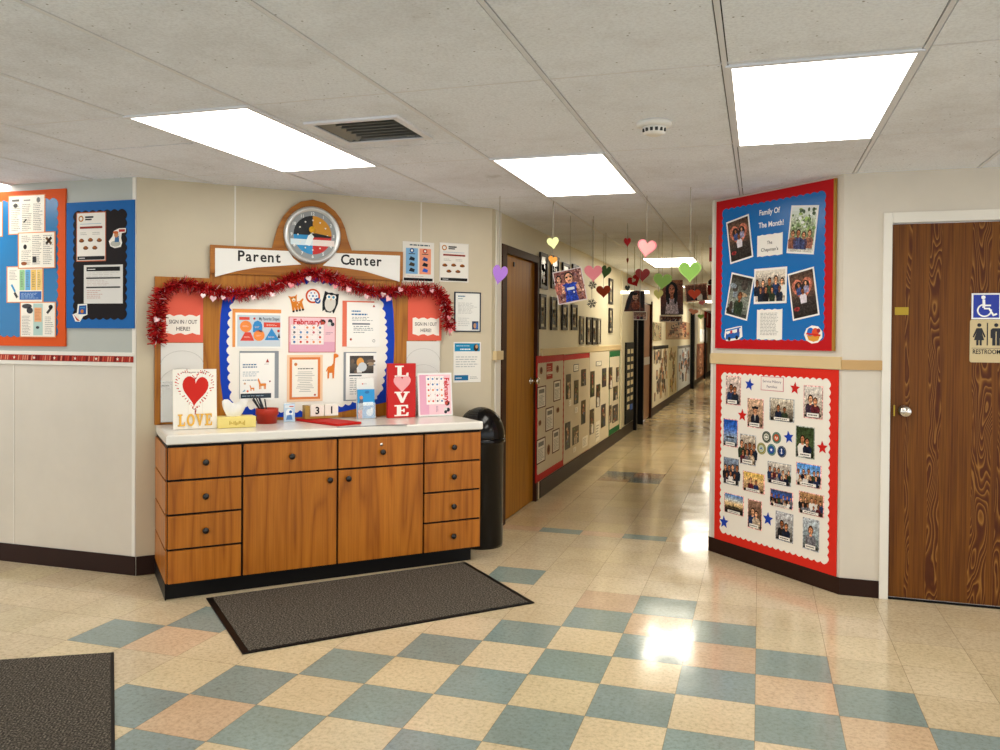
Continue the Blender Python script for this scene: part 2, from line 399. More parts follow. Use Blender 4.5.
def photo(c, reg, kind, seed, bg=None, border=None):
    r = random.Random(seed); x0, y0, x1, y1 = reg
    c.region(*reg); a = c.asp()
    if kind == 'group':
        bands(c, bg or ['#b8b2a2', '#8f8a80', '#4e4640']); n = max(2, int(2.6*a+1.2))
        for i in range(n+1): person(c, (i+.35)/(n+.7)+r.uniform(-.03,.03), .18, r.uniform(.55,.68), r, 2)
        for i in range(n): person(c, (i+.75)/(n+.5)+r.uniform(-.03,.03), 0, r.uniform(.45,.58), r, 5)
    elif kind == 'pair':
        bands(c, bg or ['#cfc8bb', '#a59a8a', '#6e6358']); person(c, .36, 0, .78, r, 2); person(c, .64, 0, .7, r, 5)
    elif kind == 'portrait':
        bands(c, bg or ['#b9a58e', '#93795f', '#5b4636']); person(c, .5, 0, .84, r, 3)
    elif kind == 'uniform':
        bands(c, bg or ['#c9a98d', '#a98a70', '#7d6350'])
        person(c, .5, 0, .8, r, 3, clo='#1a1c2a'); c.rect(.5-.2*.8/a, .66, .5+.2*.8/a, .74, '#14161f', 6); c.poly([(.47,.44),(.53,.44),(.5,.2)], '#e8e4da', 5)
    elif kind == 'heartcut':
        bands(c, bg or ['#4b3a30', '#6a4f40', '#3a3330', '#2a2724'])
        c.shape(heart_pts(), .5, .58, .86, '#b8705a', 2); c.shape(heart_pts(), .5, .6, .62, '#2c2524', 3)
        person(c, .36, .5, .3, r, 4, clo='#3a4a7a'); person(c, .66, .52, .28, r, 4, clo='#8a8aa8')
        person(c, .5, .3, .36, r, 6, clo='#d6d0d8'); c.ell(.18, .2, .12, .05, '#8a3030', 4)
    elif kind == 'sky':
        bands(c, bg or ['#7fa6c8', '#b9c8cf', '#e3c08a', '#6a4f3a', '#2f2a26']); c.rect(.44, .34, .5, .52, '#2c2724', 2); c.rect(.2, .3, .78, .36, '#28241f', 2)
    elif kind == 'trees':
        bands(c, bg or ['#dfe6e2', '#a9b99a', '#7c8a60', '#c8c8c0'])
        for i in range(40): c.ell(r.random(), r.uniform(.5, .98), r.uniform(.03,.08), r.uniform(.02,.05), r.choice(['#5f7a45','#86a05a','#e7ece8','#3f5536']), 2+.05*i)
        n = 4
        for i in range(n): person(c, (i+.6)/(n+.4), r.uniform(.06,.1), r.uniform(.42,.5), r, 5, clo=r.choice(['#31457a','#46507c','#8a5a4a']))
    elif kind == 'none': pass
    elif kind == 'dark':
        bands(c, bg or ['#3a332c', '#5c5246', '#2a241f'])
        for i in range(9): c.ell(r.uniform(.1,.9), r.uniform(.1,.9), r.uniform(.06,.2), r.uniform(.04,.14), r.choice(['#6a5644','#211c19','#9a8468','#413a36','#7d8a94']), 2+.05*i)
        person(c, r.uniform(.35,.6), .05, .6, r, 4)
    c.region()
    return c
# ================================================================== THE SETTING
T = .3048
BLUE, PINK, BEIGE = '#8a9c9a', '#d2b698', '#d5c4a4'
def tile_col(i, j):
    if (i, j) in ((-9,0), (-8,1), (-4,5)): return BLUE
    if (i, j) in ((-8,0), (-6,-2), (0,2), (-1,3), (-2,4), (1,1), (2,0), (0,-8)): return PINK
    if i-j >= -5 and i+j <= 3 and j < 6:
        if (i+j) % 2: return BLUE
        return PINK if i+j == 2 else '#dac8a6'
    return BEIGE
fl = M3()
rows = [(j, j*T, (j+1)*T) for j in range(-26, 9)] + [(8.5, 9*T, 9.17*T), (9, 9.17*T, 9.62*T)] + [(k+10, (9.62+k)*T, (10.62+k)*T) for k in range(0, 92)]
rt = random.Random(3)
for j, y0, y1 in rows:
    for i in range(-30, 20):
        if y1 > 4.2 and (i < -6 or i > 1): continue
        if j == 8.5: c = BEIGE
        elif j == 9: c = {-4: BLUE, -2: BLUE, -5: PINK, -3: '#d6b99a', -1: '#d4bd96'}.get(i, BEIGE)
        elif j == 17: c = {-4: '#a58868', -3: '#5f6c70'}.get(i, '#cfba92')
        elif j == 18: c = {-4: '#5f6c70', -3: '#a07a60'}.get(i, '#cfba92')
        elif j > 9: c = '#cfba92'
        else: c = tile_col(i, int(j))
        c = hx(c); k = rt.uniform(.93, 1.05); c = (c[0]*k, c[1]*k*rt.uniform(.985,1.01), c[2]*k*rt.uniform(.96,1.02), 1)
        g = .0009
        fl.poly([(i*T+g, y0+g, 0), ((i+1)*T-g, y0+g, 0), ((i+1)*T-g, y1-g, 0), (i*T+g, y1-g, 0)], c)
fl.color('#8d7d62'); fl.box(-9.2, 6.2, -8, 4.3, -.06, -.0012); fl.box(-1.9, .7, 4.3, 31.2, -.06, -.0012)
fl.build('floor', 'floor', kind='structure')

# ceiling: tiles between exposed bars, a dark joint along each bar
XL = [.185+.61*k for k in range(-15, 10)]
YL = [-.19+1.195*k for k in range(-6, 4)] + [4.2+1.2*k for k in range(0, 23)]
cl = M3('#bdbcbb'); gr = M3(); dk = M3('#26241f')
def clipped(x0, y0, x1, y1): return x1 > -9.2 and x0 < 6
for a_, b_ in zip(XL, XL[1:]):
    for c_, d_ in zip(YL, YL[1:]):
        if c_ > 3.6 and (b_ < -1.9 or a_ > .7): continue
        if d_ > 3.6 and (b_ < -2.3 or a_ > .9): continue
        cuts = [(c_, d_)]
        if abs(a_+1.645) < .02 and abs(c_+.19) < .02: cuts = [(c_, .62), (.62, d_)]
        if abs(a_+1.645) < .02 and abs(c_+.19) < .02:
            g = .0125; vx0, vx1, vy0, vy1 = -1.545, -1.165, .13, .47
            for q_ in ((a_+g, vx0, c_+.006, .614), (vx1, b_-g, c_+.006, .614), (vx0, vx1, c_+.006, vy0), (vx0, vx1, vy1, .614)): cl.box(q_[0], q_[1], q_[2], q_[3], H, H+.012)
            cuts = [(.62, d_)]
        if abs(a_+2.865) < .02 and abs(c_+.19) < .02: cuts = [(c_, .3), (.3, d_)]
        for p_, q_ in cuts:
            g = .0125; cl.box(a_+g, b_-g, p_+g*.55, q_-g*.55, H, H+.012)
ce = cl.build('ceiling', 'ceiling', kind='structure')
dk.box(-9.2, 6.2, -8, 4.2, H+.03, H+.06); dk.box(-1.95, .95, 4.2, 31.2, H+.03, H+.06)
dk.build('ceiling_void', 'black', ce)
for x in XL:
    far = 31 if -1.7 < x < .3 else 3.55
    gr.box(x-.0085, x+.0085, -7.4, far, H-.002, H+.006)
for y in YL:
    if y < 3.6: gr.box(-9, 5.7, y-.0035, y+.0035, H-.0005, H+.006)
    else: gr.box(-1.6, .2, y-.0035, y+.0035, H-.0005, H+.006)
gr.build('trim_1', 'grid', kind='structure')

def wallbox(name, W, s0, s1, z0, z1, mat, th=.1, off=0, holes=()):
    m_ = M3()
    def put(a, b, c, d): m_.box(a, b, -off, th, c, d)
    x = s0
    for h0, h1, hz in holes:
        put(x, h0, z0, z1); put(h0, h1, hz, z1); x = h1
    put(x, s1, z0, z1)
    o = m_.build(name, mat, kind='structure'); o.location = W.at(0, 0); o.rotation_euler = (0,0,W.rz); return o
LB = 2.593
wallbox('wall_left', A, -4, 1.825, 0, H, 'wall_pale')
up = M3().box(-4, 1.80, -.003, 0, 1.3, H).build('upper_panel', 'wall_blue', bpy.data.objects['wall_left'])
wallbox('wall_back', B, 0, 2.331, 0, H, 'wall')
wallbox('wall_corridor_left', L, LB, 30.6, 0, H+.02, 'wall_hall', holes=((2.88, 3.87, 2.08), (9.72, 10.55, 2.0), (10.6, 11.75, 2.0)))
wallbox('wall_diagonal', D, 0, 1.0536, 0, H, 'wall_pale')
DX0, DX1 = .245, 1.165
wallbox('wall_right', R, 0, 5.0, 0, H, 'wall_pale', holes=((DX0, DX1, 2.065),))
K = Wall((0, 30.6), (0, 2.65))
wallbox('wall_corridor_right', K, 0, 27.95, 0, H+.02, 'wall_hall')
E_ = Wall((-1.527, 30.5), (0, 30.5)); wallbox('wall_corridor_end', E_, -.1, 1.63, 0, H+.02, 'wall_hall')

def strip(name, W, s0, s1, z0, z1, th, mat):
    o = M3().box(s0, s1, -th, -.0005, z0, z1).build(name, mat, kind='structure', bevel=.002); o.location = W.at(0, 0); o.rotation_euler = (0,0,W.rz); return o
strip('baseboard_left', A, -4, 1.823, 0, .112, .007, 'base')
strip('baseboard_back', B, .0, 2.33, 0, .112, .007, 'base')
strip('baseboard_corridor_left', L, 3.99, 9.6, 0, .15, .008, 'base')
strip('baseboard_corridor_far', L, 11.9, 30.4, 0, .15, .008, 'base')
strip('baseboard_diagonal', D, -.004, 1.058, 0, .095, .008, 'base')
strip('baseboard_corridor_right', K, 0, 27.9, 0, .12, .008, 'base'); strip('trim_16', K, 0, 27.9, 1.252, 1.315, .014, 'tan')
strip('baseboard_right', R, 0, .2, 0, .095, .008, 'base')
strip('trim_2', R, -.005, .204, 1.252, 1.306, .014, 'tan_dark')                 # chair rails
strip('trim_3', D, .01, 1.055, 1.252, 1.322, .014, 'tan')
strip('trim_4', L, 3.985, 8.35, 1.25, 1.315, .018, 'tan')
strip('trim_5', L, 2.63, 2.80, 1.25, 1.315, .03, 'tan')
strip('trim_6', A, -4, 1.815, 1.228, 1.31, .008, 'white_trim')
for i, px in enumerate((235, 421)):                                         # batten seams of the wall panels
    s_ = B.uv(px, 225)[0]; strip('trim_%d' % (7+i), B, s_-.005, s_+.005, 1.76, H, .003, 'white_trim')
strip('trim_9', L, 2.67, 2.79, .005, H, .012, 'white_trim')
s_ = A.uv(14, 450)[0]; strip('trim_10', A, s_-.004, s_+.004, .112, 1.22, .003, 'white_trim')
strip('trim_11', A, 1.797, 1.822, .112, H, .006, 'white_trim')
strip('trim_12', D, -.003, .018, .095, H, .003, 'white_trim')
strip('trim_13', L, 8.36, 8.40, .15, H, .02, 'wall_hall')
# ---------------- restroom door
d1 = M3().box(DX0+.004, DX1-.004, .012, .05, .012, 2.05).build('door_1', 'door', kind='structure')
d1.location = R.at(0, 0); d1.rotation_euler = (0,0,R.rz)
fr = M3(); fr.box(.2, DX0, -.014, .09, 0, 2.112); fr.box(DX1, DX1+.045, -.014, .09, 0, 2.112); fr.box(DX0, DX1, -.014, .09, 2.055, 2.112)
fr.build('door_frame', 'white_trim', d1, bevel=.003)
M3().box(DX0, DX1, .0, .012, 0, .011).build('threshold', 'black', d1)
s_, z_ = R.uv(904.5, 411)
kn = M3().lathe([(.0,-.012),(.033,-.012),(.033,-.004),(.014,.0),(.012,.018),(.026,.026),(.03,.04),(.026,.052),(.0,.056)], 24, (s_, .0, z_), 'y').build('door_knob', 'chrome', d1, fix=True); kn['label'] = 'round satin chrome knob'
M3().box(s_-.054, s_-.046, .005, .0125, z_-.03, z_+.03).build('latch_plate', 'brass', d1)
s_, z_ = R.uv(902, 311); M3().box(s_-.034, s_+.034, .008, .0125, z_-.021, z_+.021).build('name_plate', 'brass', d1)['label'] = 'small blank brass plate'
# ---------------- hall door beside the cabinets
d2 = M3().box(2.94, 3.84, .02, .06, .01, 2.05).build('door_2', 'door_hall', kind='structure')
d2.location = L.at(0, 0); d2.rotation_euler = (0,0,L.rz)
fr = M3(); fr.box(2.82, 2.94, -.012, .095, 0, 2.11); fr.box(3.84, 3.90, -.012, .095, 0, 2.11); fr.box(2.94, 3.84, -.012, .095, 2.05, 2.11)
fr.build('door_frame', 'frame_brown', d2, bevel=.003)
hd = M3().lathe([(0,-.046),(.032,-.046),(.032,-.036),(.012,-.03),(.011,.0),(.028,.008),(.03,.026),(.022,.034),(0,.036)], 20, (3.73, -.024, 1.045), 'y').build('door_knob', 'chrome', d2, fix=True)
for z in (1.97,): M3('#2a1a0c').box(2.98, 3.01, .012, .0205, z, z+.035).box(3.19, 3.22, .012, .0205, z, z+.035).build('plate', 'paint', d2)
# ---------------- far doorways on the left of the corridor
d3 = M3().box(9.74, 10.53, .07, .095, .01, 1.99).build('door_3', 'black', kind='structure'); d3.location = L.at(0,0); d3.rotation_euler = (0,0,L.rz)
fr = M3(); fr.box(9.62, 9.74, -.05, .09, 0, 2.1); fr.box(10.53, 10.6, -.03, .09, 0, 2.1); fr.box(9.74, 10.53, -.03, .09, 1.99, 2.1); fr.build('door_frame', 'black', d3)
d4 = M3('#a5794f').box(10.65, 11.7, .02, .06, .02, 1.98).build('door_4', newmat('brown door panel', '#8a6046', .4, spec=.2), kind='structure'); d4.location = L.at(0,0); d4.rotation_euler = (0,0,L.rz)
M3('#c9c2b6').box(10.7, 11.65, .01, .021, .95, 1.08).build('push_plate', 'silver', d4)
fr = M3(); fr.box(10.6, 10.65, -.02, .09, 0, 2.05); fr.box(11.7, 11.78, -.02, .09, 0, 2.05); fr.build('door_frame', 'frame_brown', d4)

# ---------------- ceiling fittings
def ceiling_light(x, y, label, w=.565, l=1.175, es=None):
    o = thing('ceiling_light', label, 'light', (x, y, H-.004), 0, 'recessed ceiling lights')
    f = M3(); a, b = w/2, l/2
    for q in ((-a-.02, a+.02, -b-.02, -b), (-a-.02, a+.02, b, b+.02), (-a-.02, -a, -b, b), (a, a+.02, -b, b)): f.box(q[0], q[1], q[2], q[3], -.003, .004)
    f.build('frame', 'grid', o); le = M3('#ffffff'); le.box(-a, a, -b, b, -.001, .003); le.build('lens', es or 'lens', o)
    return o
ceiling_light(.49, .435, 'large bright square-looking recessed light nearest the restroom door')
ceiling_light(-1.95, .41, 'long bright recessed light beside the square air vent')
ceiling_light(-.73, 1.60, 'bright recessed light at the corridor mouth, above the first hanging hearts', l=1.15)
ceiling_light(-.71, 7.2, 'lit recessed light deep in the corridor, behind the green hearts', es='lens_hall')
ceiling_light(-.73, 12.6, 'recessed light far down the corridor', es='lens_hall'); ceiling_light(-.73, 18.6, 'recessed light near the end of the corridor', es='lens_hall'); ceiling_light(-.73, 24.6, 'added recessed light that brightens the very end of the corridor', es='lens_hall')  # the last one is added to brighten the far end of the corridor
for x, y in ((.49, -3.18), (-1.985, -3.205), (.49, -6.0), (-1.985, -6.0), (-4.4, .45), (-4.4, -3.2), (2.9, .48), (2.9, -3.18)): ceiling_light(x, y, 'recessed ceiling light outside the view of the photograph')
vt = thing('ceiling_vent', 'square grey louvred air vent set in the ceiling beside a lit panel', 'vent', (-1.355, .30, H-.003))
f = M3()
for q in ((-.22,.22,-.20,-.17), (-.22,.22,.17,.20), (-.22,-.19,-.17,.17), (.19,.22,-.17,.17)): f.box(*q, -.006, .003)
f.build('frame', 'grid', vt); M3('#0d0c0b').box(-.19, .19, -.17, .17, .03, .034).box(-.192,-.19,-.17,.17,.0,.03).box(.19,.192,-.17,.17,.0,.03).box(-.19,.19,-.172,-.17,0,.03).box(-.19,.19,.17,.172,0,.03).build('dark_core', 'paint', vt)
for k in range(7):
    y = -.145+k*.048; m_ = M3(); m_.box(-.115, .185, -.0015, .0015, -.012, .012)
    o = m_.build('louver', 'vent', vt, loc=(0, y, .012)); o.rotation_euler = (math.radians(-35), 0, 0)
for k in range(2):
    o = M3().box(-.0015,.0015,-.165,.165,-.02,.02).build('side_vane', 'vent', vt, loc=(-.165+k*.035, 0, .012)); o.rotation_euler = (0, math.radians(50), 0)
sm = thing('smoke_detector', 'round white smoke detector on the ceiling left of the big light', 'smoke detector', (-.13, .51, H-.001))
M3().lathe([(0,0),(.075,0),(.075,-.012),(.06,-.02),(.0,-.02)], 32).build('base', 'white', sm, fix=True)
M3().lathe([(0,-.02),(.05,-.02),(.046,-.044),(.03,-.052),(0,-.052)], 32).build('cap', 'white', sm, fix=True)
v_ = M3('#2a2a2a')
for k in range(6):
    a = -2.6+k*.45; v_.box(.047*math.cos(a)-.006, .047*math.cos(a)+.006, .047*math.sin(a)-.004, .047*math.sin(a)+.004, -.042, -.028)
v_.build('sensor_slot', 'paint', sm)

# ---------------- mats
def mat(name, pts, label, w):
    o = thing(name, label, 'mat', (0,0,0)); c = Vector((sum(p[0] for p in pts)/4, sum(p[1] for p in pts)/4)); o.location = (c.x, c.y, .001)
    q = [Vector((p[0], p[1]))-c for p in pts]; e = (q[1]-q[0]); rz = math.atan2(e.y, e.x); o.rotation_euler.z = rz
    ro = Matrix.Rotation(-rz, 2); q = [ro@p for p in q]
    M3('#15130f').slab(q, 0, .006).build('rubber_edge', 'black', o, bevel=.002)
    M3().slab([p*(1-w/p.length*1.4) for p in q], .006, .0085).build('pile', 'mat', o)
mat('floor_mat', [(-2.515,.712), (-1.868,.104), (-.823,1.207), (-1.44,1.835)], 'charcoal entrance mat lying in front of the cabinets', .025)
pa = at_z(114, 653.5, 0); pb = at_z(115, 748, 0); dd = (pb-pa).normalized(); pe = Vector((-dd.y, dd.x, 0))
q0 = pa; q1 = pa+dd*1.2; ll = (at_z(0, 661, 0)-pa).normalized()
mat('floor_mat', [tuple(q1+ll*1.6)[:2], tuple(q1)[:2], tuple(q0)[:2], tuple(q0+ll*1.6)[:2]], 'dark ribbed mat cut off by the lower left corner of the picture', .012)

# ================================================================== CABINETS
CW = [-.008, .381, 1.459, 1.849]; DEP = .565
def cab(name, label, s0, s1):
    return thing(name, label, 'cabinet', FC.at(s0, 0), FC.rz, 'built-in cabinets under the white worktop')
def knob(parent, x, z, y=-.018): return M3().lathe([(0,.0),(.009,.0),(.008,.012),(.0165,.016),(.0175,.024),(.012,.03),(0,.031)], 18, (x, y, z), 'y').build('knob', 'knob', parent, fix=True)
def front(root, kind, x0, x1, z0, z1, kx=None, kz=None, lock=False):
    g = .006; f = M3().box(x0+g, x1-g, -.018, 0, z0+g, z1-g).build(kind, 'cab', root, bevel=.0012)
    if kx is not None: knob(f, kx, kz)
    if lock: M3().lathe([(0,0),(.009,0),(.009,.004),(0,.004)], 14, ((x0+x1)/2-.004, -.018, z1-.05), 'y').build('lock', 'chrome', f, fix=True)
    return f
zs = [.085, .27, .456, .64, .822]
c1 = cab('drawer_cabinet', 'cherry wood drawer cabinet at the left end, bottom drawer without a knob', CW[0], CW[1])
w1 = CW[1]-CW[0]
M3().box(0.003, w1, .002, DEP, .08, .822).build('carcass', 'black', c1)
M3().box(0.0, w1, .02, DEP, 0.001, .08).build('toe_kick', 'black', c1)
for i in range(4):
    front(c1, 'drawer', 0, w1, zs[i], zs[i+1], w1/2 if i else None, (zs[i]+zs[i+1])/2)
    M3().box(-.006, .0025, .0, DEP, zs[i]+.006, zs[i+1]-.006).build('side_panel', 'cab', c1)
M3().box(-.006, .0, .004, DEP, 0.001, .085).build('side_base', 'black', c1)
c2 = cab('base_cabinet', 'wide cherry wood cabinet with two doors below two drawers', CW[1], CW[2]); w2 = CW[2]-CW[1]; hm = .919-.381
M3().box(0, w2, .002, DEP, .08, .822).build('carcass', 'black', c2); M3().box(0, w2, .02, DEP, .001, .08).build('toe_kick', 'black', c2)
front(c2, 'drawer', 0, hm, zs[3], zs[4], hm/2, .735); front(c2, 'drawer', hm, w2, zs[3], zs[4], hm+(w2-hm)/2, .728, True)
front(c2, 'door', 0, hm, zs[0], zs[3], hm-.05, .585); front(c2, 'door', hm, w2, zs[0], zs[3], hm+.06, .585)
c3 = cab('drawer_cabinet', 'cherry wood cabinet of four knobbed drawers beside the black trash can', CW[2], CW[3]); w3 = CW[3]-CW[2]
M3().box(0, w3-.003, .002, DEP, .08, .822).build('carcass', 'black', c3); M3().box(0, w3-.05, .02, DEP, .001, .08).build('toe_kick', 'black', c3)
for i in range(4): front(c3, 'drawer', 0, w3, zs[i], zs[i+1], w3/2, (zs[i]+zs[i+1])/2)
M3().box(w3-.0025, w3+.004, .0, DEP, .085, .82).build('side_panel', 'cab', c3)
CT = .883
ct = M3('#e6e3da').box(-.012, 1.858, -.028, DEP+.004, .832, CT).build('worktop', 'counter', bevel=.008)
ct.location = FC.at(0,0); ct.rotation_euler.z = FC.rz; setp(ct, 'long white laminate worktop covering the row of cherry cabinets', 'worktop')
M3().box(-.004, 1.851, -.016, DEP, .824, .832).build('shadow_strip', 'black', ct)

# ---------------- trash can
cc = at_z(481, 551, 0); dv = Vector((cc.x-CAM.x, cc.y-CAM.y)).normalized(); cc = Vector((cc.x+dv.x*.17-.005, cc.y+dv.y*.17, 0))
rim = above(485, 438, cc).z; top = above(480, 407, cc).z
tc = thing('trash_can', 'tall black dome-top trash can between the cabinets and the hall door', 'trash can', (cc.x, cc.y, .001), -.5)
M3().lathe([(0,0),(.15,0),(.153,.02),(.156,rim-.03),(.16,rim-.028),(.165,rim-.02),(.165,rim),(.155,rim+.006),(0,rim+.006)], 40).build('body', 'blackgloss', tc, fix=True)
pr = [(.161, rim+.006), (.163, rim+.02)]; hd_ = top-rim-.02
pr += [(.163*math.cos(a*PI/2/10), rim+.02+hd_*math.sin(a*PI/2/10)) for a in range(1, 11)]
M3().lathe(pr, 40).build('dome_lid', 'blackgloss', tc, fix=True)
fp = M3()   # swing flap, a raised shell on the front of the dome
N = 12
for i in range(N):
    for j in range(8):
        def P(i, j):
            a = -PI/2+(-.62+1.24*i/N); e = (.06+.62*j/8)*PI/2; k = 1.025
            return (.163*k*math.cos(e)*math.cos(a), .163*k*math.cos(e)*math.sin(a), rim+.02+hd_*k*math.sin(e))
        fp.poly([P(i,j), P(i+1,j), P(i+1,j+1), P(i,j+1)], smooth=True)
o = fp.build('swing_flap', 'blackgloss', tc); md = o.modifiers.new('s', 'SOLIDIFY'); md.thickness = .004
M3('#d8d8d6').box(-.008, .004, -.1585, -.156, rim-.07, rim-.055).build('small_label', 'paint', tc)

# ================================================================== DISPLAY HUTCH ON THE BACK WALL
def bp(W, pts, off=0): return [W.uv(x, y, off) for x, y in pts]
hu = thing('display_board', 'oak display board rising from the worktop, lettered Parent Center across its arched header', 'display board', B.at(0, 0, .003), B.rz)
OH = .026; zb = CT+.001
def hob(name, pts, y0, y1, mat, parent=hu, bevel=.003): return M3().prism(pts, y0, y1).build(name, mat, parent, bevel=bevel)
sl, sr = B.uv(154.5,277)[0], 1.898
wing_l = bp(B, [(157,277),(209,276),(209,300),(221,303),(219,346),(220.5,382),(224,410)]); zl = wing_l[0][1]
hob('back_panel', [(sl, zb), (sr, zb), (sr, 1.76), (1.64, 1.76), (1.64, 1.80), (.405, 1.80), (.405, 1.76), (sl, 1.76)], 0, -.018, 'hutch')
arch = [(.404, 1.79), (1.642, 1.79), (1.642, 1.985), (1.29, 1.975)] + bp(B, [(352,251),(348,240),(345,228),(341,219),(335,211),(325,203),(313,199.5),(301,201.5),(291,207.5),(283,216.5),(277.5,228),(274,240),(272,248)], .035) + [(.404, 1.962)]
hob('header', arch, -.019, -.034, 'hutch_h')
M3().prism(bp(B, [(215,248),(288.5,251),(293,258),(301,264.5),(257,267.4),(237,271),(215,276.8)], .037), -.034, -.037).build('sign_panel', 'white', hu)
M3().prism(bp(B, [(334,253),(400,255.7),(399.5,281.8),(364,271),(345,268),(322.6,265.6),(329,260)], .037), -.034, -.037).build('sign_panel', 'white', hu)
def letters(txt, x0, x1, ybase, ytop, off, W=B, col='#141414', name='lettering', parent=hu, bold=.022):
    s0, zb_ = W.uv(x0, ybase, off); s1, zt_ = W.uv(x1, (ybase+ytop)/2, off); zt_ = W.uv(x0, ytop, off)[1]
    g = M3(col); step = (s1-s0)/len(txt)
    for i, ch in enumerate(txt):
        vs, fs, a0, a1 = text_polys(ch, bold); k = (zt_-zb_)/.72; b = len(g.v); cx_ = s0+(i+.5)*step
        for p, q in vs: g.v.append((cx_+(p-(a0+a1)/2)*k, -off-.0008, zb_+q*k))
        for f_ in fs: g.face([b+i_ for i_ in f_])
    g.build(name, 'paint', parent)['label'] = 'black letters reading ' + txt
letters('Parent', 237.5, 281.5, 260.6, 250.6, .037); letters('Center', 341.5, 382.5, 264.3, 254.6, .037)
# white panel with a scalloped blue border, barrel-sided
inL = [(224,290),(220.5,315),(219.2,346),(220.5,382),(224,408)]; inR = [(389.5,400),(393,370),(394.3,340),(393.3,312),(391,292)]
bl = bp(B, [(226,412)] + inL[::-1] + [(250,290),(290,279),(315,276),(345,281),(375,290)] + inR[::-1] + [(386,402),(375,404.5),(340,412),(300,417),(262,417)], .02)
hob('blue_border', bl, -.018, -.0205, MT['print'], bevel=0).data
o = bpy.data.objects['blue_border']
for p in o.data.color_attributes['Col'].data: p.color = hx('#1440b8')
def scal(pts, pitch, amp):
    """closed outline, resampled with round scallops pushed outward"""
    n = len(pts); out = []
    area = sum(pts[i][0]*pts[(i+1) % n][1]-pts[(i+1) % n][0]*pts[i][1] for i in range(n))
    if area < 0: pts = pts[::-1]
    for i in range(n):
        p, q = Vector(pts[i]), Vector(pts[(i+1) % n]); e = q-p; ln = e.length; k = max(1, round(ln/pitch)); nn = Vector((e.y, -e.x)).normalized()
        for j in range(k*5):
            t_ = j/(k*5); out.append(tuple(p+e*t_+nn*amp*abs(math.sin(PI*t_*k))))
    return out
wp = bp(B, [(233,402),(230.5,382),(229,346),(230.5,318),(233,303),(262,295),(290,288),(315,283),(345,289),(380,300),(384,318),(385.5,345),(384,370),(380,392),(345,404),(300,410),(262,410)], .022)
o = M3('#f3efe6').prism(scal(wp, .05, .017), -.0205, -.0225).build('white_panel', 'print', hu)
# ================================================================== PAPERS AND SIGNS
def bars(c, n=8, x0=.1, x1=.9, y0=.1, y1=.7, col='#8c8a86', **k): return c.lines(x0, y0, x1, y1, n, col, **k)
# ---------- left wall boards
def board(W, x0, y0, x1, y1, iw, border, inner, name, label, pitch, amp, cat='bulletin board', ext=0, iw2=None, thick=.012, edge=None, z_=0):
    s, z, w, h = span(W, x0, y0, x1, y1, thick+.002); s -= ext/2; w += ext
    o = thing(name, label, cat, W.at(s, z, .002), W.rz)
    M3(border).box(-w/2, w/2, -thick, 0, -h/2, h/2).build('border', 'print', o)
    a, b = w/2-iw, h/2-(iw2 or iw); M3(inner).prism(scal([(-a,-b),(a,-b),(a,b),(-a,b)], pitch, amp), -thick, -thick-.001).build('panel', 'print' if inner == '#150d0f' else 'gloss', o)
    if edge: M3(edge).box(w/2, w/2+.012, -thick-.004, 0, -h/2, h/2).build('wood_edge', 'paint', o)
    return o
board(A, 2, 192, 65.2, 346.5, .065, '#d4531b', '#1b6ea6', 'bulletin_board', 'large blue bulletin board with an orange scalloped border on the left wall', .055, .012, ext=.9)
board(A, 66.5, 203, 134, 328.5, .062, '#1c62a8', '#150d0f', 'bulletin_board', 'narrow black bulletin board with a blue scalloped border by the wall corner', .05, .012, iw2=.062)
OB = .0155
def sheet(W, x0, y0, x1, y1, off, col='#efe9df', mid=False, thick=.001, grow=0):
    s, z, w, h = span(W, x0, y0, x1, y1, off, mid); c = Cv(w+grow, h+grow, col, thick); c.pos = (W, s, z, off); return c
def put(c, name, label, cat, group=None, mat='print', tilt=0): return c.build(name, *c.pos, label=label, cat=cat, group=group, mat=mat, tilt=tilt)
GN = 'newsletters on the orange bordered board'
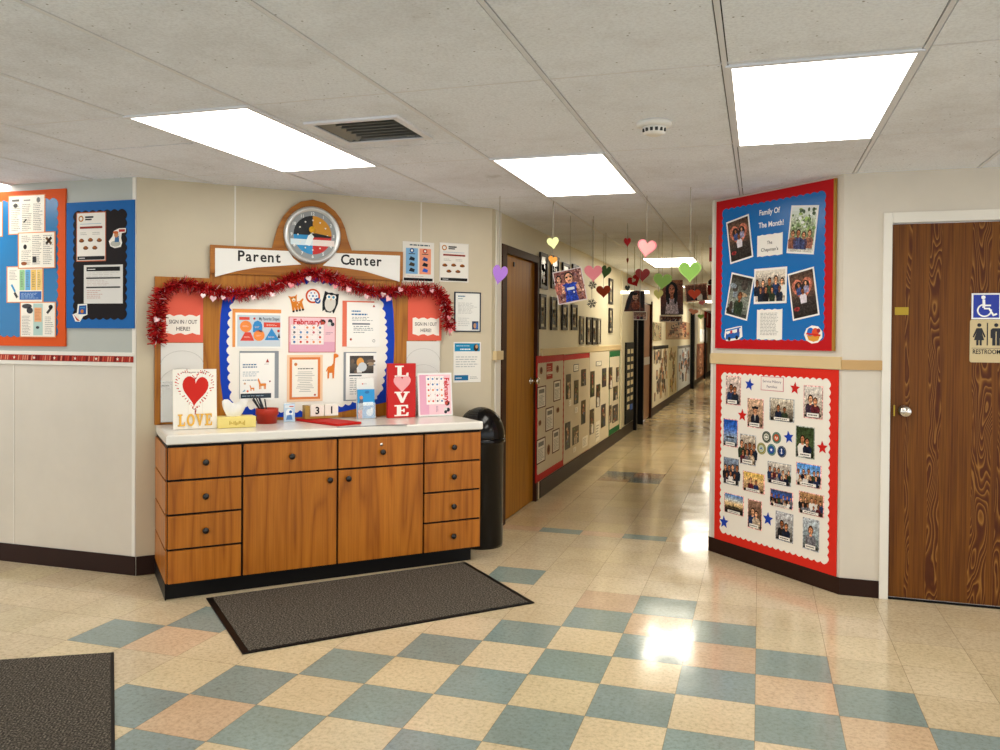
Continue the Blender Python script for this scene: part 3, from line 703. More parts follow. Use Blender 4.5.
def newsletter(x0, y0, x1, y1, label, kind, off):
    c = sheet(A, x0, y0, x1, y1, off, '#d98a52'); c.rect(.03,.025,.97,.975,'#e9e3d6',1)
    if kind == 0:
        for k in range(3): c.lines(.08+.3*k, .08, .34+.3*k, .78, 15, '#6d6a66', 2)
        c.rect(.1,.84,.3,.9,'#4d4a47',2); c.ell(.2,.74,.06,.06,'#2d2a28',3); c.ell(.82,.86,.05,.07,'#1f1d1c',3); c.rect(.42,.85,.6,.88,'#6b6864',2); c.line(.42,.3,.5,.38,.03,'#222222',3)
    elif kind == 1:
        for k in range(3): c.lines(.1+.29*k, .1, .36+.29*k, .92, 16, '#77736e', 2)
        c.rect(.1,.5,.34,.7,'#e9e3d6',3); c.ell(.2,.6,.05,.07,'#23211f',4); c.rect(.74,.64,.93,.86,'#e9e3d6',3); c.line(.76,.66,.9,.84,.06,'#3a2c20',4); c.line(.9,.66,.76,.84,.06,'#6a4a2a',4)
        c.ell(.17,.14,.08,.05,'#8a4a20',4); c.rect(.4,.16,.5,.32,'#2a2826',4)
    elif kind == 2:
        c.lines(.08,.62,.3,.9,7,'#77736e',2); c.line(.14,.5,.24,.3,.05,'#2a86b8',3); c.line(.22,.28,.3,.14,.06,'#2d2a28',3)
        for k, q in enumerate(('#8fbf8a','#5aa0d0','#e0b860','#e3c070')): c.rect(.36+.155*k,.34,.5+.155*k,.9,q,2); c.lines(.39+.155*k,.42,.47+.155*k,.84,9,'#5a5a4a',3)
        c.rect(.36,.08,.95,.31,'#2458a0',2); c.lines(.4,.11,.9,.27,5,'#9fbfe0',3); c.rect(.52,.93,.92,.955,'#3a3a3a',2)
    elif kind == 3:
        c.ell(.2,.88,.14,.07,'#2c2825',2); c.ell(.28,.76,.09,.09,'#171514',2); c.lines(.06,.06,.32,.62,13,'#77736e',2)
        c.rect(.38,.06,.64,.95,'#a8c4bc',2); c.rect(.41,.44,.61,.84,'#e0a06a',3); c.lines(.43,.48,.59,.8,8,'#b06a3a',4); c.ell(.5,.28,.05,.04,'#222222',3)
        c.rect(.74,.66,.94,.9,'#e9e3d6',2); c.line(.76,.68,.9,.86,.06,'#2a2622',3); c.ell(.86,.86,.06,.06,'#1b1918',3); c.lines(.7,.08,.94,.6,10,'#8b8883',2)
    return put(c, 'newsletter', label, 'poster', GN, 'gloss')
newsletter(8.5,196,45.4,233.5,'white newsletter of three text columns, topmost on the orange bordered board',0,OB)
newsletter(18,232.7,55.5,268,'white newsletter with small dark pictures, second from the top on the orange bordered board',1,OB+.003)
newsletter(6.7,266.6,43.5,302.6,'flyer with green, blue and yellow panels on the orange bordered board',2,OB)
newsletter(20,302,56,337.6,'three-column flyer with a peach and teal middle column, low on the orange bordered board',3,OB+.003)
newsletter(-26,203,2.8,236.6,'orange-edged sheet cut off by the left edge of the picture',0,OB)
def food_flyer(W, x0, y0, x1, y1, off, edge, label):
    c = sheet(W, x0, y0, x1, y1, off, edge); c.rect(.025,.02,.975,.98,'#ebe7df',1)
    c.circ(.16,.87,.085,'#b8742c',2); c.circ(.16,.87,.05,'#ebe7df',3); c.rect(.3,.88,.58,.915,'#222222',2); c.rect(.3,.835,.52,.865,'#222222',2)
    c.rect(.13,.755,.85,.765,'#7fa8c4',2); c.rect(.12,.665,.88,.71,'#8e2c22',2); c.lines(.14,.53,.42,.6,2,'#a9a6a0',2); c.lines(.55,.53,.82,.6,2,'#a9a6a0',2)
    for x, y in ((.18,.42),(.48,.43),(.78,.42),(.32,.27),(.63,.27)): c.ell(x,y,.09,.035,'#6a3c16',2); c.ell(x,y+.02,.06,.026,'#a05a20',3); c.ell(x+.02,y+.025,.02,.012,'#3a2412',4)
    c.rect(.04,.03,.96,.105,'#17181a',2); c.rect(.1,.06,.3,.075,'#d8d8d8',3)
    return put(c, 'flyer', label, 'flyer')
food_flyer(A,76.6,212.7,106,261,OB,'#c06a48','flyer with a red bar and five food pictures on the black bulletin board')
c = sheet(A,84,265.3,122.8,303.4,OB,'#dcdad6'); c.rect(.07,.84,.93,.95,'#101010',1); c.rect(.1,.88,.3,.9,'#dddddd',2)
for y in (.64,.4): c.rect(.06,y,.94,y+.04,'#3a3a3a',1)
c.lines(.08,.68,.9,.82,3,'#c8c6c2',1); c.lines(.08,.46,.7,.62,4,'#c9b9b4',1); c.lines(.08,.12,.5,.36,5,'#c49a92',1)
put(c,'form','grey printed form with black header bars on the black bulletin board','form')
def sticker(W, px, py, wpx, hpx, off, name, label, draw, out='#f2efe8', cat='sticker'):
    s, z, w, h = span(W, px-wpx/2, py-hpx/2, px+wpx/2, py+hpx/2, off, True)
    c = Cv(w, h, out, .001, outline=None if out != 'none' else False); draw(c); return c.build(name, W, s, z, off, label, cat)
def blob(c, pts, col='#f2efe8', l=.5): c.poly(pts, col, l)
def outline_sticker(W, px, py, wpx, hpx, off, name, label, outl, draw, base='#f2efe8', cat='sticker', tilt=0):
    s, z, w, h = span(W, px-wpx/2, py-hpx/2, px+wpx/2, py+hpx/2, off, True)
    c = Cv(w, h, base, .001, outline=outl); draw(c); return c.build(name, W, s, z, off, label, cat, tilt=tilt)
def d_(c): c.ell(.4,.22,.3,.15,'#b8b8ae',1); c.poly([(.35,.3),(.62,.3),(.6,.6),(.38,.6)],'#3a6a9a',2); c.circ(.45,.66,.13,'#c98a60',3); c.ell(.42,.78,.16,.07,'#c8642a',4); c.rect(.6,.8,.96,.93,'#b02a2a',2); c.line(.62,.5,.66,.8,.05,'#e8e4da',3)
outline_sticker(A,117.4,238,17,20,OB,'cutout_sticker','cutout of a small seated figure holding a red flag on the black board',[(.1,.1),(.35,.0),(.7,.05),(.78,.25),(.72,.5),(.76,.74),(1,.78),(1,.98),(.6,.98),(.3,.86),(.22,.6),(.0,.35)],d_)
def d_(c): c.poly([(.08,.42),(.3,.28),(.5,.05),(.3,.06)],'#b03a2a',1); c.poly([(.4,.42),(.92,.42),(.94,.92),(.46,.9)],'#24559a',2); c.poly([(.1,.4),(.36,.5),(.5,.2),(.4,.12)],'#e8e4da',1.5); c.circ(.66,.58,.1,'#d08030',3); c.rect(.52,.75,.86,.82,'#4a86c0',3)
outline_sticker(A,80,312.8,15,18,OB,'cutout_sticker','cutout of a blue and a red book in the corner of the black board',[(.0,.4),(.3,.5),(.36,.98),(.98,1),(1,.4),(.72,.3),(.5,0),(.2,.02)],d_)
c = sheet(A,0,354,133.5,362.6,.009,'#8e1f17'); r_ = random.Random(5); W_, s_, z_, o_ = c.pos
c = Cv(c.w+.9, c.h, '#8e1f17'); c.pos = (W_, s_-.45, z_, o_)
for i in range(110):
    x = (i+.5)/110; c.poly([(x-.004,.08),(x+.0015,.08),(x+.004,.92),(x-.0015,.92)], r_.choice(['#c24a36','#a52c20','#d9826a','#6d1510','#b03426']), 1)
    if i % 9 == 4: c.shape(star_pts(), x, .5, .006, '#f0e6d8', 2)
put(c,'border_strip','narrow red patterned paper border along the left wall rail','border strip')

# ---------- display board papers
off = .0268
def salmon(x0, y0, x1, y1, lab, q, label):
    c = sheet(B, x0, y0, x1, y1, .0225, '#e0624e', thick=.0012)
    s, z, w, h = span(B, *q, .0235); W_, s0, z0, o_ = c.pos
    n = 9; hw, hh = w/2/c.w, h/2/c.h; cx_, cy_ = .5+(s-s0)/c.w, .5+(z-z0)/c.h
    top = [(cx_-hw+2*hw*i/n, cy_+hh+.02*math.sin(i*2.2)) for i in range(n+1)]; bot = [(cx_-hw+2*hw*i/n, cy_-hh+.02*math.sin(i*1.9+1)) for i in range(n+1)]
    c.poly(bot+top[::-1], '#f2ece2', 1); c.text('SIGN IN / OUT', cx_, cy_+hh*.3, .07, '#3a2a2a', 2, .01, width=hw*1.65); c.text('HERE!', cx_, cy_-hh*.45, .07, '#3a2a2a', 2, .01, width=hw*.8)
    return put(c,'sign_in_notice',label,'notice')
salmon(163.4,288.6,203,342.4,0,(166,315,200,334),'salmon sign in notice on the left wing of the display board')
salmon(408,293,441.4,340.6,0,(412.6,318,439,335),'salmon sign in notice on the right wing of the display board')
def holder(x0, y0, x1, y1, label):
    s, z, w, h = span(B, x0, y0, x1, y1, .03); z0 = max(z-h/2, CT+.003); h = z+h/2-z0; z = z0+h/2
    o = thing('sheet_holder', label, 'sheet holder', B.at(s, z, .0222), B.rz, 'clear sheet holders on the display board')
    M3('#dcdad4').box(-w/2, w/2, -.003, 0, -h/2, h/2).build('back_plate', 'gloss', o)
    def arc(cx_, zc, rx, rz_, a0, a1, col='#a5a39d'):
        return [(cx_+rx*math.cos(a0+(a1-a0)*i/14), -.0034, zc+rz_*math.sin(a0+(a1-a0)*i/14)) for i in range(15)]
    g = M3('#a5a39d')
    for k, zz in enumerate((.2, -.02, -.24)):
        g.tube(arc(0, h*zz, w*.52, h*.2, .15, PI-.15), .0012, 4)
    g.tube([(-w/2,-.006,h*.0),(w/2,-.006,h*.0)], .001, 4); g.build('pocket_edge', 'paint', o)
    M3('#3a3a38').box(-w/2+.004,-w/2+.045,-.005,-.003,-h*.05,-h*.035).box(w*.2,w*.4,-.005,-.003,-h*.47,-h*.45).build('clip','paint',o)
    M3().box(-w/2, w/2, -.017, -.0145, -h/2, h*.02).box(-w/2, w/2, -.0145, -.003, -h/2, -h/2+.004).build('front_pocket','acrylic',o)
    return o
holder(161,342.9,203,420.7,'clear wall sheet holder standing behind the white heart sign'); holder(407,341.2,439.6,414,'clear wall sheet holder behind the red upright sign')
def backed(W, q, bk, name, label, draw, bcol='#e08a4a', col='#f5f3ee', off=off, cat='flyer'):
    s, z, w, h = span(W, *q, off+.003); o = thing(name, label, cat, W.at(s, z, off), W.rz)
    bs, bz, bw, bh = span(W, *bk, off)
    b_ = Cv(bw, bh, bcol, .001).build('backing_sheet', parent=o); b_.location = (bs-s, 0, bz-z)
    c = Cv(w, h, col, .002); draw(c); f_ = c.build('page', parent=o, mat='gloss'); f_.location = (0, -.0012, 0); return o
def d_(c):
    c.rect(.04,.06,.96,.94,'#c4d0da',1); c.rect(.08,.8,.3,.88,'#d8412c',2); c.circ(.4,.84,.025,'#c0392b',2); c.text('My Favorite Shapes',.72,.84,.085,'#333a4a',3,.01,width=.44)
    c.circ(.22,.62,.125,'#ef8a3a',2); c.circ(.5,.37,.12,'#ef8a3a',2); c.poly([(.37,.46),(.57,.46),(.57,.66),(.54,.75),(.47,.79),(.4,.75),(.37,.66)],'#2a86c8',2)
    c.rect(.6,.6,.96,.74,'#d8412c',2); c.poly([(.1,.22),(.4,.22),(.32,.46),(.2,.46)],'#d8412c',2); c.poly([(.62,.24),(.94,.24),(.77,.58)],'#2a86c8',2)
    for q in ((.15,.6,.29,.65),(.41,.58,.53,.63),(.66,.64,.9,.69),(.18,.3,.32,.35),(.44,.34,.56,.39),(.7,.3,.86,.35)): c.lines(*q,2,'#f3ddc8',3)
    c.circ(.92,.5,.03,'#c0392b',3); c.poly([(.9,.3),(.96,.3),(.93,.45)],'#2a2a3a',3)
backed(B,(235.4,312.5,282,348.7),(232.5,308.7,281,347),'activity_poster','poster of orange, blue and red shapes on an orange backing',d_,'#ea9a54',cat='poster')
def llama(c, x, y, k, col='#e08428', l=3):
    a = c.asp(); f = lambda pts: [(x+p*k, y+q*k*a) for p, q in pts]
    c.poly(f([(-.5,.0),(.4,.05),(.5,.35),(.3,.42),(-.3,.4),(-.5,.9),(-.62,1.15),(-.72,1.15),(-.75,.9),(-.66,.6)]), col, l)
    for p in (-.5,-.3,.2,.38): c.poly(f([(p-.06,-.45),(p+.05,-.45),(p+.07,.12),(p-.08,.12)]), col, l)
def d_(c):
    c.lines(.08,.68,.52,.78,2,'#2d5f8a',1,.5); c.lines(.08,.5,.62,.62,3,'#8fa4b4',1); c.lines(.08,.4,.58,.46,1,'#9aa6ae',1)
    c.poly([(.74,.8),(.84,.8),(.79,.88)],'#a83a2a',1); c.lines(.7,.75,.88,.78,1,'#8a8a88',1)
    llama(c,.66,.3,.2); llama(c,.36,.24,.11); c.circ(.22,.2,.03,'#e46a4a',2); c.poly([(.06,.18),(.14,.24),(.16,.2)],'#8ab0c8',2); c.circ(.14,.36,.03,'#c8a080',2); c.circ(.86,.4,.025,'#8a2a3a',4)
    c.rect(.02,.05,.9,.15,'#20303f',2); c.lines(.06,.08,.84,.12,1,'#8fa2b0',3)
backed(B,(240,353,274.5,400),(239.5,351,278.5,398),'flyer','white flyer with orange llamas and a dark footer bar, above the red pen cup',d_,'#8d939a')
def d_cal(c, land=True):
    c.rect(.02,.02,.98,.98,'#eec3cc',1); c.rect(.02,.02,.98,.3,'#e0a4bc',1.5); c.text('February!',.4,.86,.15,'#cc2a2a',3,.03,width=.6)
    c.rect(.05,.22,.74,.78,'#f6ebe8',2); r = random.Random(4)
    for i in range(5):
        for j in range(4):
            if r.random() < .85: c.circ(.12+.135*i,.7-.135*j,.026,r.choice(['#5a86b8','#cc4a3a','#e08a5a','#6a6a70','#3a6aa0','#c05a6a']),3)
            c.rect(.08+.135*i,.755-.135*j,.11+.135*i,.765-.135*j,'#8a7a78',3)
    for i in range(6): c.rect(.05+.138*i,.22,.053+.138*i,.78,'#c9b0b0',3.2)
    for j in range(5): c.rect(.05,.22+.14*j,.74,.224+.14*j,'#c9b0b0',3.2)
    c.ell(.72,.86,.06,.075,'#3a2018',3); c.ell(.72,.83,.04,.045,'#c0402a',4); c.circ(.88,.88,.05,'#22222a',3); c.circ(.86,.8,.045,'#d8d4d0',3.5); c.circ(.93,.8,.04,'#2a2a30',4)
    c.lines(.78,.5,.94,.58,2,'#8a5a7a',3)
c = sheet(B,288.5,316.5,335.6,352.4,off,'#c9776a'); d_cal(c); put(c,'wall_calendar','pink February calendar sheet with small picture icons on the white panel','calendar',mat='gloss')
c = sheet(B,287,355,322.5,401,off,'#efc9a4'); c.rect(.07,.05,.93,.95,'#dd7a34',1); c.rect(.14,.1,.86,.9,'#f1ece0',2); c.circ(.24,.8,.045,'#cc7a3a',3); c.lines(.3,.69,.74,.72,1,'#4a4a4a',3,.7,ragged=0)
r_ = random.Random(11)
for k in range(12):
    q = r_.uniform(.12,.28); c.rect(.5-q,.63-.038*k,.5+q,.642-.038*k,'#a5a29c',3)
c.circ(.78,.14,.03,'#b0452a',3); put(c,'certificate','cream certificate in a wide orange border on the white panel','certificate',mat='gloss')
def d_(c):
    c.lines(.14,.78,.42,.82,1,'#2a7ab0',2,.8,ragged=0); c.lines(.14,.71,.62,.75,1,'#2a6aa0',2,.8,ragged=0); c.lines(.15,.58,.84,.68,3,'#77808a',1)
    c.rect(.16,.5,.7,.535,'#6a7480',1); c.lines(.2,.36,.84,.48,3,'#5a6a7a',1); c.lines(.2,.3,.6,.35,1,'#8a9298',1); c.circ(.12,.17,.035,'#b0452a',2); c.circ(.82,.14,.045,'#9a9a98',2); c.circ(.82,.14,.03,'#f5f3ee',3); c.poly([(.78,.9),(.86,.9),(.82,.96)],'#a83a2a',1)
backed(B,(347,302,379.5,347),(342.5,300.6,374,346.5),'letter','white letter with blue heading on a salmon backing, right of the calendar',d_,'#e4765c',cat='letter')
def d_(c):
    photo(c,(.12,.56,.88,.94),'dark',21); c.ell(.45,.8,.12,.1,'#e0a04a',6); c.ell(.52,.7,.14,.1,'#cfd4d8',6.2); c.lines(.12,.1,.86,.48,8,'#a0a4a8',1); c.rect(.1,.5,.5,.53,'#54585c',1); c.circ(.85,.3,.03,'#c0402a',2)
backed(B,(346,353,377,399),(343.6,352,376,400),'flyer','white flyer with a photo of children at the top, behind the blue leaflets',d_,'#8d939a')
def d_(c): c.ell(.5,.46,.34,.4,'#d8d4cc',1); c.circ(.34,.75,.15,'#f0efe9',2); c.circ(.66,.77,.15,'#f0efe9',2); c.circ(.36,.75,.08,'#3a8ab0',3); c.circ(.64,.77,.08,'#3a8ab0',3); c.poly([(.46,.66),(.54,.66),(.5,.57)],'#d88a2a',4)
outline_sticker(B,330.3,302.5,16,21,off,'penguin_cutout','black and white penguin cutout with big eyes at the top of the white panel',[(.1,.02),(.24,.12),(.3,.02),(.62,.02),(.68,.12),(.82,.0),(.98,.5),(.94,.98),(.72,.94),(.5,.98),(.28,.94),(.06,1),(.0,.5)],d_,'#1d2126',cat='cutout',tilt=.16)
def d_(c):
    c.circ(.5,.5,.38,'#eef0f2',1)
    for a in range(6): c.circ(.5+.24*math.cos(a*PI/3),.5+.24*math.sin(a*PI/3)*c.asp(),.05,['#3a6ab0','#c0402a'][a%2],2)
    c.circ(.5,.5,.07,'#3a6ab0',2); c.circ(.84,.18,.2,'#2a5a9a',2); c.line(.76,.18,.84,.1,.05,'#f0f0f0',3); c.line(.84,.1,.96,.3,.05,'#f0f0f0',3)
outline_sticker(B,312.8,296,14.5,14.5,off,'round_cutout','round red-rimmed clock cutout beside the penguin cutout',[(.5+.5*math.cos(i*PI/12),.5+.5*math.sin(i*PI/12)) for i in range(24)]+[(.98,.12)],d_,'#c9502a',cat='cutout')
def d_(c):
    c.ell(.34,.7,.1,.1,'#f0e0c8',2); c.circ(.26,.8,.035,'#222222',3); c.circ(.42,.8,.035,'#222222',3); c.ell(.34,.66,.03,.03,'#222222',3)
    for x in (.2,.4,.58,.76): c.ell(x,.08,.07,.06,'#1a1a1a',2)
    c.circ(.6,.5,.04,'#f0e0c8',2); c.circ(.5,.4,.04,'#f0e0c8',2)
outline_sticker(B,297,303,17,18,off,'deer_cutout','orange spotted deer cutout at the upper left of the white panel',[(.14,.03),(.26,.03),(.3,.3),(.36,.05),(.46,.05),(.5,.3),(.54,.05),(.64,.05),(.66,.3),(.74,.05),(.84,.05),(.8,.5),(.94,.66),(.86,.7),(.68,.58),(.5,.58),(.54,.8),(.6,.98),(.46,.9),(.24,.9),(.06,.98),(.14,.76),(.16,.5)],d_,'#d8812c',cat='cutout',tilt=-.2)
outline_sticker(B,332.2,365.7,12.5,25.5,off,'giraffe_cutout','plain orange giraffe cutout right of the certificate',[(.12,.0),(.24,.0),(.26,.22),(.5,.22),(.52,.0),(.64,.0),(.68,.36),(.74,.8),(.98,.84),(1,.92),(.78,.98),(.62,.96),(.58,.6),(.44,.5),(.16,.46),(.0,.3),(.04,.26),(.12,.34)],lambda c: (c.rect(.68,.97,.72,1.03,'#e08a3a',.5)),'#dd7c30',cat='cutout')
# ---------- wall papers right of the display board
c = sheet(B,402.7,241,433.8,282.7,.0025,'#e6e2da'); c.lines(.22,.9,.86,.94,1,'#4a5a66',2,.8,ragged=0)
c.rect(.1,.2,.48,.84,'#7fb0d8',1); c.rect(.53,.2,.9,.84,'#ea9a78',1)
for x, q in ((.29,'#1f4a86'),(.71,'#b83a2a')):
    c.circ(x,.78,.07,q,2); c.circ(x,.78,.035,'#f0f0ea',3); c.rect(x-.1,.69,x+.1,.71,'#3a3a44',2)
    for k, y in enumerate((.58,.44,.3)): c.shape([(-.5,-.2),(.4,-.35),(.5,.1),(-.2,.35)],x,y,.19,['#1c232c','#43392c','#22262c','#2a4a8a','#1b222a','#2a5ac0'][k+(3 if x>.5 else 0)],2)
c.rect(.04,.03,.96,.1,'#17181a',1); c.lines(.15,.125,.8,.16,1,'#c49a8a',1)
put(c,'flyer','flyer with blue and orange icon columns above the right end of the display board','flyer')
food_flyer(B,439.6,242.2,468.4,282.7,.0025,'#dedad2','flyer with a red bar and food pictures taped to the cream wall')
s, z, w, h = span(B,454.5,291.7,480.6,332,.006)
o = thing('framed_notice','dark blue framed notice hanging on the cream wall above the trash can','framed notice',B.at(s,z,.001),B.rz)
c = Cv(w-.012,h-.012,'#e6e6e0',.004); c.lines(.12,.89,.4,.93,1,'#2a6a8a',2,.8,ragged=0); c.lines(.12,.82,.4,.87,1,'#4a8a9a',1); c.lines(.12,.45,.9,.75,9,'#b4b6b4',1); c.lines(.12,.12,.6,.36,5,'#bcbebc',1)
c.rect(.68,.04,.94,.26,'#2a3a5a',1); c.ell(.8,.14,.06,.07,'#c08a60',2); c.rect(.84,.06,.92,.22,'#3a6ab0',2); c.build('notice_page',parent=o,mat='gloss')
f = M3('#2b3444')
for q in ((-w/2,w/2,h/2-.008,h/2),(-w/2,w/2,-h/2,-h/2+.008),(-w/2,-w/2+.008,-h/2+.008,h/2-.008),(w/2-.008,w/2,-h/2+.008,h/2-.008)): f.box(q[0],q[1],-.008,0,q[2],q[3])
f.build('frame','paint',o)
c = sheet(B,453.5,342,480.6,382,.0025,'#e9e7e0'); c.rect(.04,.77,.96,.97,'#1d86b4',1); c.lines(.1,.88,.6,.93,1,'#bfe0ec',2); c.lines(.24,.8,.62,.84,1,'#f2f6f8',2,.8,ragged=0); c.ell(.82,.86,.09,.09,'#3a2a22',2); c.ell(.84,.89,.05,.05,'#c89a70',3)
c.lines(.08,.36,.9,.66,5,'#b0b2b4',1); c.rect(.04,.05,.54,.18,'#1d6a9c',1); c.rect(.08,.1,.3,.12,'#d8e6ee',2); c.lines(.6,.08,.94,.15,2,'#8a8c8e',1)
put(c,'flyer','white flyer with a blue header and blue footer tab beside the hall door','flyer')

# ---------- wall clock
s, z = B.uv(312.5,235.3,.05); o = thing('wall_clock','round silver wall clock with a four-coloured dial in the wooden arch','clock',B.at(s,z,.0345),B.rz)
RC = .182
M3('#c9c9c6').lathe([(0,0),(RC,0),(RC,.024),(RC-.008,.034),(RC-.022,.034),(RC-.03,.02),(0,.02)],48,axis='y').build('case','silver',o,fix=True)
c = Cv(2*RC-.05,2*RC-.05,'#8f9496',.001,outline=[(.5+.5*math.cos(i*PI/24),.5+.5*math.sin(i*PI/24)) for i in range(48)])
for k, q in enumerate(('#c98a1e','#1c1f22','#2f8fc8','#c02420')):
    c.poly([(.5,.5)]+[(.5+.39*math.cos(k*PI/2+i*PI/16),.5+.39*math.sin(k*PI/2+i*PI/16)) for i in range(9)],q,1)
for i in range(12):
    a = PI/2-(i+1)*PI/6; c.text(str(i+1),.5+.43*math.cos(a),.5+.43*math.sin(a),.06,'#eef0f0',3,.02); c.ell(.5+.3*math.cos(a),.5+.3*math.sin(a),.016,.016,'#e9e6dc',3)
c.rect(.05,.29,.95,.41,'#ecdcd6',2); c.rect(.05,.29,.5,.41,'#d5e6ee',2.2)  # pale band paints the reflection on the clock glass into the dial
f_ = c.build('dial',parent=o,mat='gloss'); f_.location = (0,-.0205,0)
hm_ = M3('#151515'); hm_.prism([(-.01,.01),(.008,-.012),(.11,-.012),(.12,-.004),(.02,.012)],-.026,-.028); hm_.build('minute_hand','paint',o)
M3('#e9f2f4').prism([(-.0,.02),(-.03,-.005),(-.05,-.06),(-.02,-.07),(.012,-.0)],-.0235,-.025).build('hour_hand','paint',o)
M3('#d9a21e').lathe([(0,.02),(.02,.02),(.02,.031),(0,.031)],16,(-.005,0,.035),'y').build('hub_badge','paint',o,fix=True)
# ---------- tinsel garland over the board
gp = [B.at(*B.uv(x,y,.05),.054) for x,y in ((157,343),(157,322),(158.5,300),(164,289),(180,283),(197,286),(221,292.5),(241,293),(266,289),(290,279),(311,272),(330,276),(348,284),(369,291),(391,291.5),(418,288),(437,290),(443,300),(446,314),(448,329))]
g = M3(); tot = [0]
for a, b in zip(gp, gp[1:]): tot.append(tot[-1]+(b-a).length)
rg = random.Random(12)
def along(d):
    for i in range(len(tot)-1):
        if d <= tot[i+1]: return gp[i].lerp(gp[i+1], (d-tot[i])/(tot[i+1]-tot[i])), (gp[i+1]-gp[i]).normalized()
    return gp[-1], (gp[-1]-gp[-2]).normalized()
nB = Vector((B.n.x, B.n.y, 0))
for i in range(4200):
    p, d = along(rg.random()*tot[-1]); v = Vector((rg.gauss(0,1), rg.gauss(0,1), rg.gauss(0,1))); v -= d*v.dot(d)*.6; v.normalize()
    if v.dot(nB) < -.35: v -= nB*v.dot(nB)*1.6; v.normalize()
    ln = rg.uniform(.034,.066); u = v.orthogonal().normalized()*rg.uniform(.0022,.0052)
    q = p+v*ln+d*rg.uniform(-.015,.015)+Vector((0,0,-.006)); tw = v.cross(u); dn = (q.xy-B.p).dot(B.n)
    if dn < .045: q += nB*(.045-dn)
    col = rg.choice(['#b8161c','#cc1e22','#960e14','#dc2c2c','#be181c','#e84444','#7a0a10'])
    if rg.random() < .05: col = rg.choice(['#f0a0a8','#f4d8da','#e8707a'])  # a few strands coloured pale pink as painted highlights on the tinsel
    g.poly([p-u, p+u, q+tw*.8, q-tw*.8], col)
for x, y in ((203,296),(213,299),(223,298),(253,298),(272,295),(291,286),(309,279),(335,287),(348,290),(366,297),(383,295),(388,299),(400,290),(432,291),(449,318),(450,331),(156,320)):
    c_ = B.at(*B.uv(x,y,.09),.092); w_ = Vector((B.t.x, B.t.y, 0)); sz = rg.uniform(.014,.022); a0 = rg.uniform(-.6,.6)
    pts = [c_ + (w_*(p*math.cos(a0)-q*math.sin(a0)) + Vector((0,0,1))*(p*math.sin(a0)+q*math.cos(a0)))*sz*2 + nB*rg.uniform(-.004,.004) for p, q in heart_pts(14)]
    g.poly(pts, rg.choice(['#f2b6bc','#f4dcdc','#e88890','#f0c8cc']))
g.build('tinsel_garland','foil'); setp(bpy.data.objects['tinsel_garland'],'red tinsel garland with pink foil bits and painted pale glints draped across the top of the display board','garland')
# ================================================================== THINGS ON THE WORKTOP
def on_top(x, y): return at_z(x, y, CT)
def edge(xl, yl, xr, yr):     # a front bottom edge seen on the worktop -> centre, length
    a, b = on_top(xl, yl), on_top(xr, yr); return (a+b)/2, (b-a).length, math.atan2((b-a).y, (b-a).x)
RZ = B.rz
def wd(px, p): return px/F_PX*(Vector((p.x,p.y,p.z))-CAM).dot(FW)*1.0
def wid(px, p, rz=RZ):        # true width of something seen px wide when it faces along rz
    d = Vector((p.x, p.y))-CAM.xy; d.normalize(); e = Vector((math.cos(rz), math.sin(rz))); return wd(px, p)/max(.3, abs(d.x*e.y-d.y*e.x))
SL = {  # slab serif capitals in a 1 x 1 box
 'L': [[(0,0),(.92,0),(.92,.36),(.8,.36),(.76,.14),(.46,.14),(.46,.88),(.6,.88),(.6,1),(.02,1),(.02,.88),(.18,.88),(.18,.12),(0,.12)]],
 'V': [[(.42,0),(.58,0),(.9,.88),(1,.88),(1,1),(.6,1),(.6,.88),(.7,.88),(.55,.36),(.38,.88),(.48,.88),(.48,1),(0,1),(0,.88),(.1,.88)]],
 'E': [[(.0,0),(.92,0),(.95,.32),(.83,.32),(.76,.13),(.44,.13),(.44,.44),(.58,.44),(.58,.34),(.68,.34),(.68,.66),(.58,.66),(.58,.56),(.44,.56),(.44,.87),(.74,.87),(.8,.7),(.92,.7),(.9,1),(0,1),(0,.88),(.16,.88),(.16,.12),(0,.12)]]}
def ring(cx_, cz, rx, rz_, kx, kz, n=24):
    o = [(cx_+rx*math.cos(2*PI*i/n), cz+rz_*math.sin(2*PI*i/n)) for i in range(n+1)]; i_ = [(cx_+rx*kx*math.cos(2*PI*i/n), cz+rz_*kz*math.sin(2*PI*i/n)) for i in range(n+1)]
    return [[o[i], o[i+1], i_[i+1], i_[i]] for i in range(n)]
SL['O'] = ring(.5, .5, .5, .52, .5, .66)
def slab_letter(ch, x0, z0, w, h, y0, y1, g):
    for poly in SL[ch]: g.prism([(x0+p*w, z0+q*h) for p, q in poly], y0, y1)
def lean(o, ang): o.rotation_euler = (-ang, 0, o.rotation_euler.z)
# white board with heart and gold LOVE
p, w, rz = edge(174,429.7,215.6,428.3); w = wid(41, p); hgt = above(190, 369.5, p).z-CT
o = thing('heart_sign','white board with a red heart and gold letters LOVE standing on the worktop','sign',(p.x,p.y,CT+.001),RZ); lean(o,.09)
c = Cv(w,hgt,'#eae5da',.016); c.rect(.01,.01,.99,.99,'#ece8de',1)
for x in (.34,.67): c.rect(x-.004,0,x+.004,1,'#d8d2c6',1.2)
c.lines(.2,.935,.82,.96,1,'#a8a49c',1.4,.6,ragged=0)
c.shape(heart_pts(36),.5,.62,.6,'#c5281f',2,rot=-.08,sy=1.28)
r_ = random.Random(2)
for i in range(190):
    a = r_.random()*2*PI; hp = heart_pts(60)[int(a/(2*PI)*60) % 60]; k = r_.uniform(.74,.92); c.circ(.5+hp[0]*k*.98,.62+hp[1]*k*c.asp()*1.22,r_.uniform(.008,.017),r_.choice(['#c5281f','#d04030','#a82a20']),1.5,6)
f_ = c.build('board',parent=o); f_.location = (0,0,hgt/2)
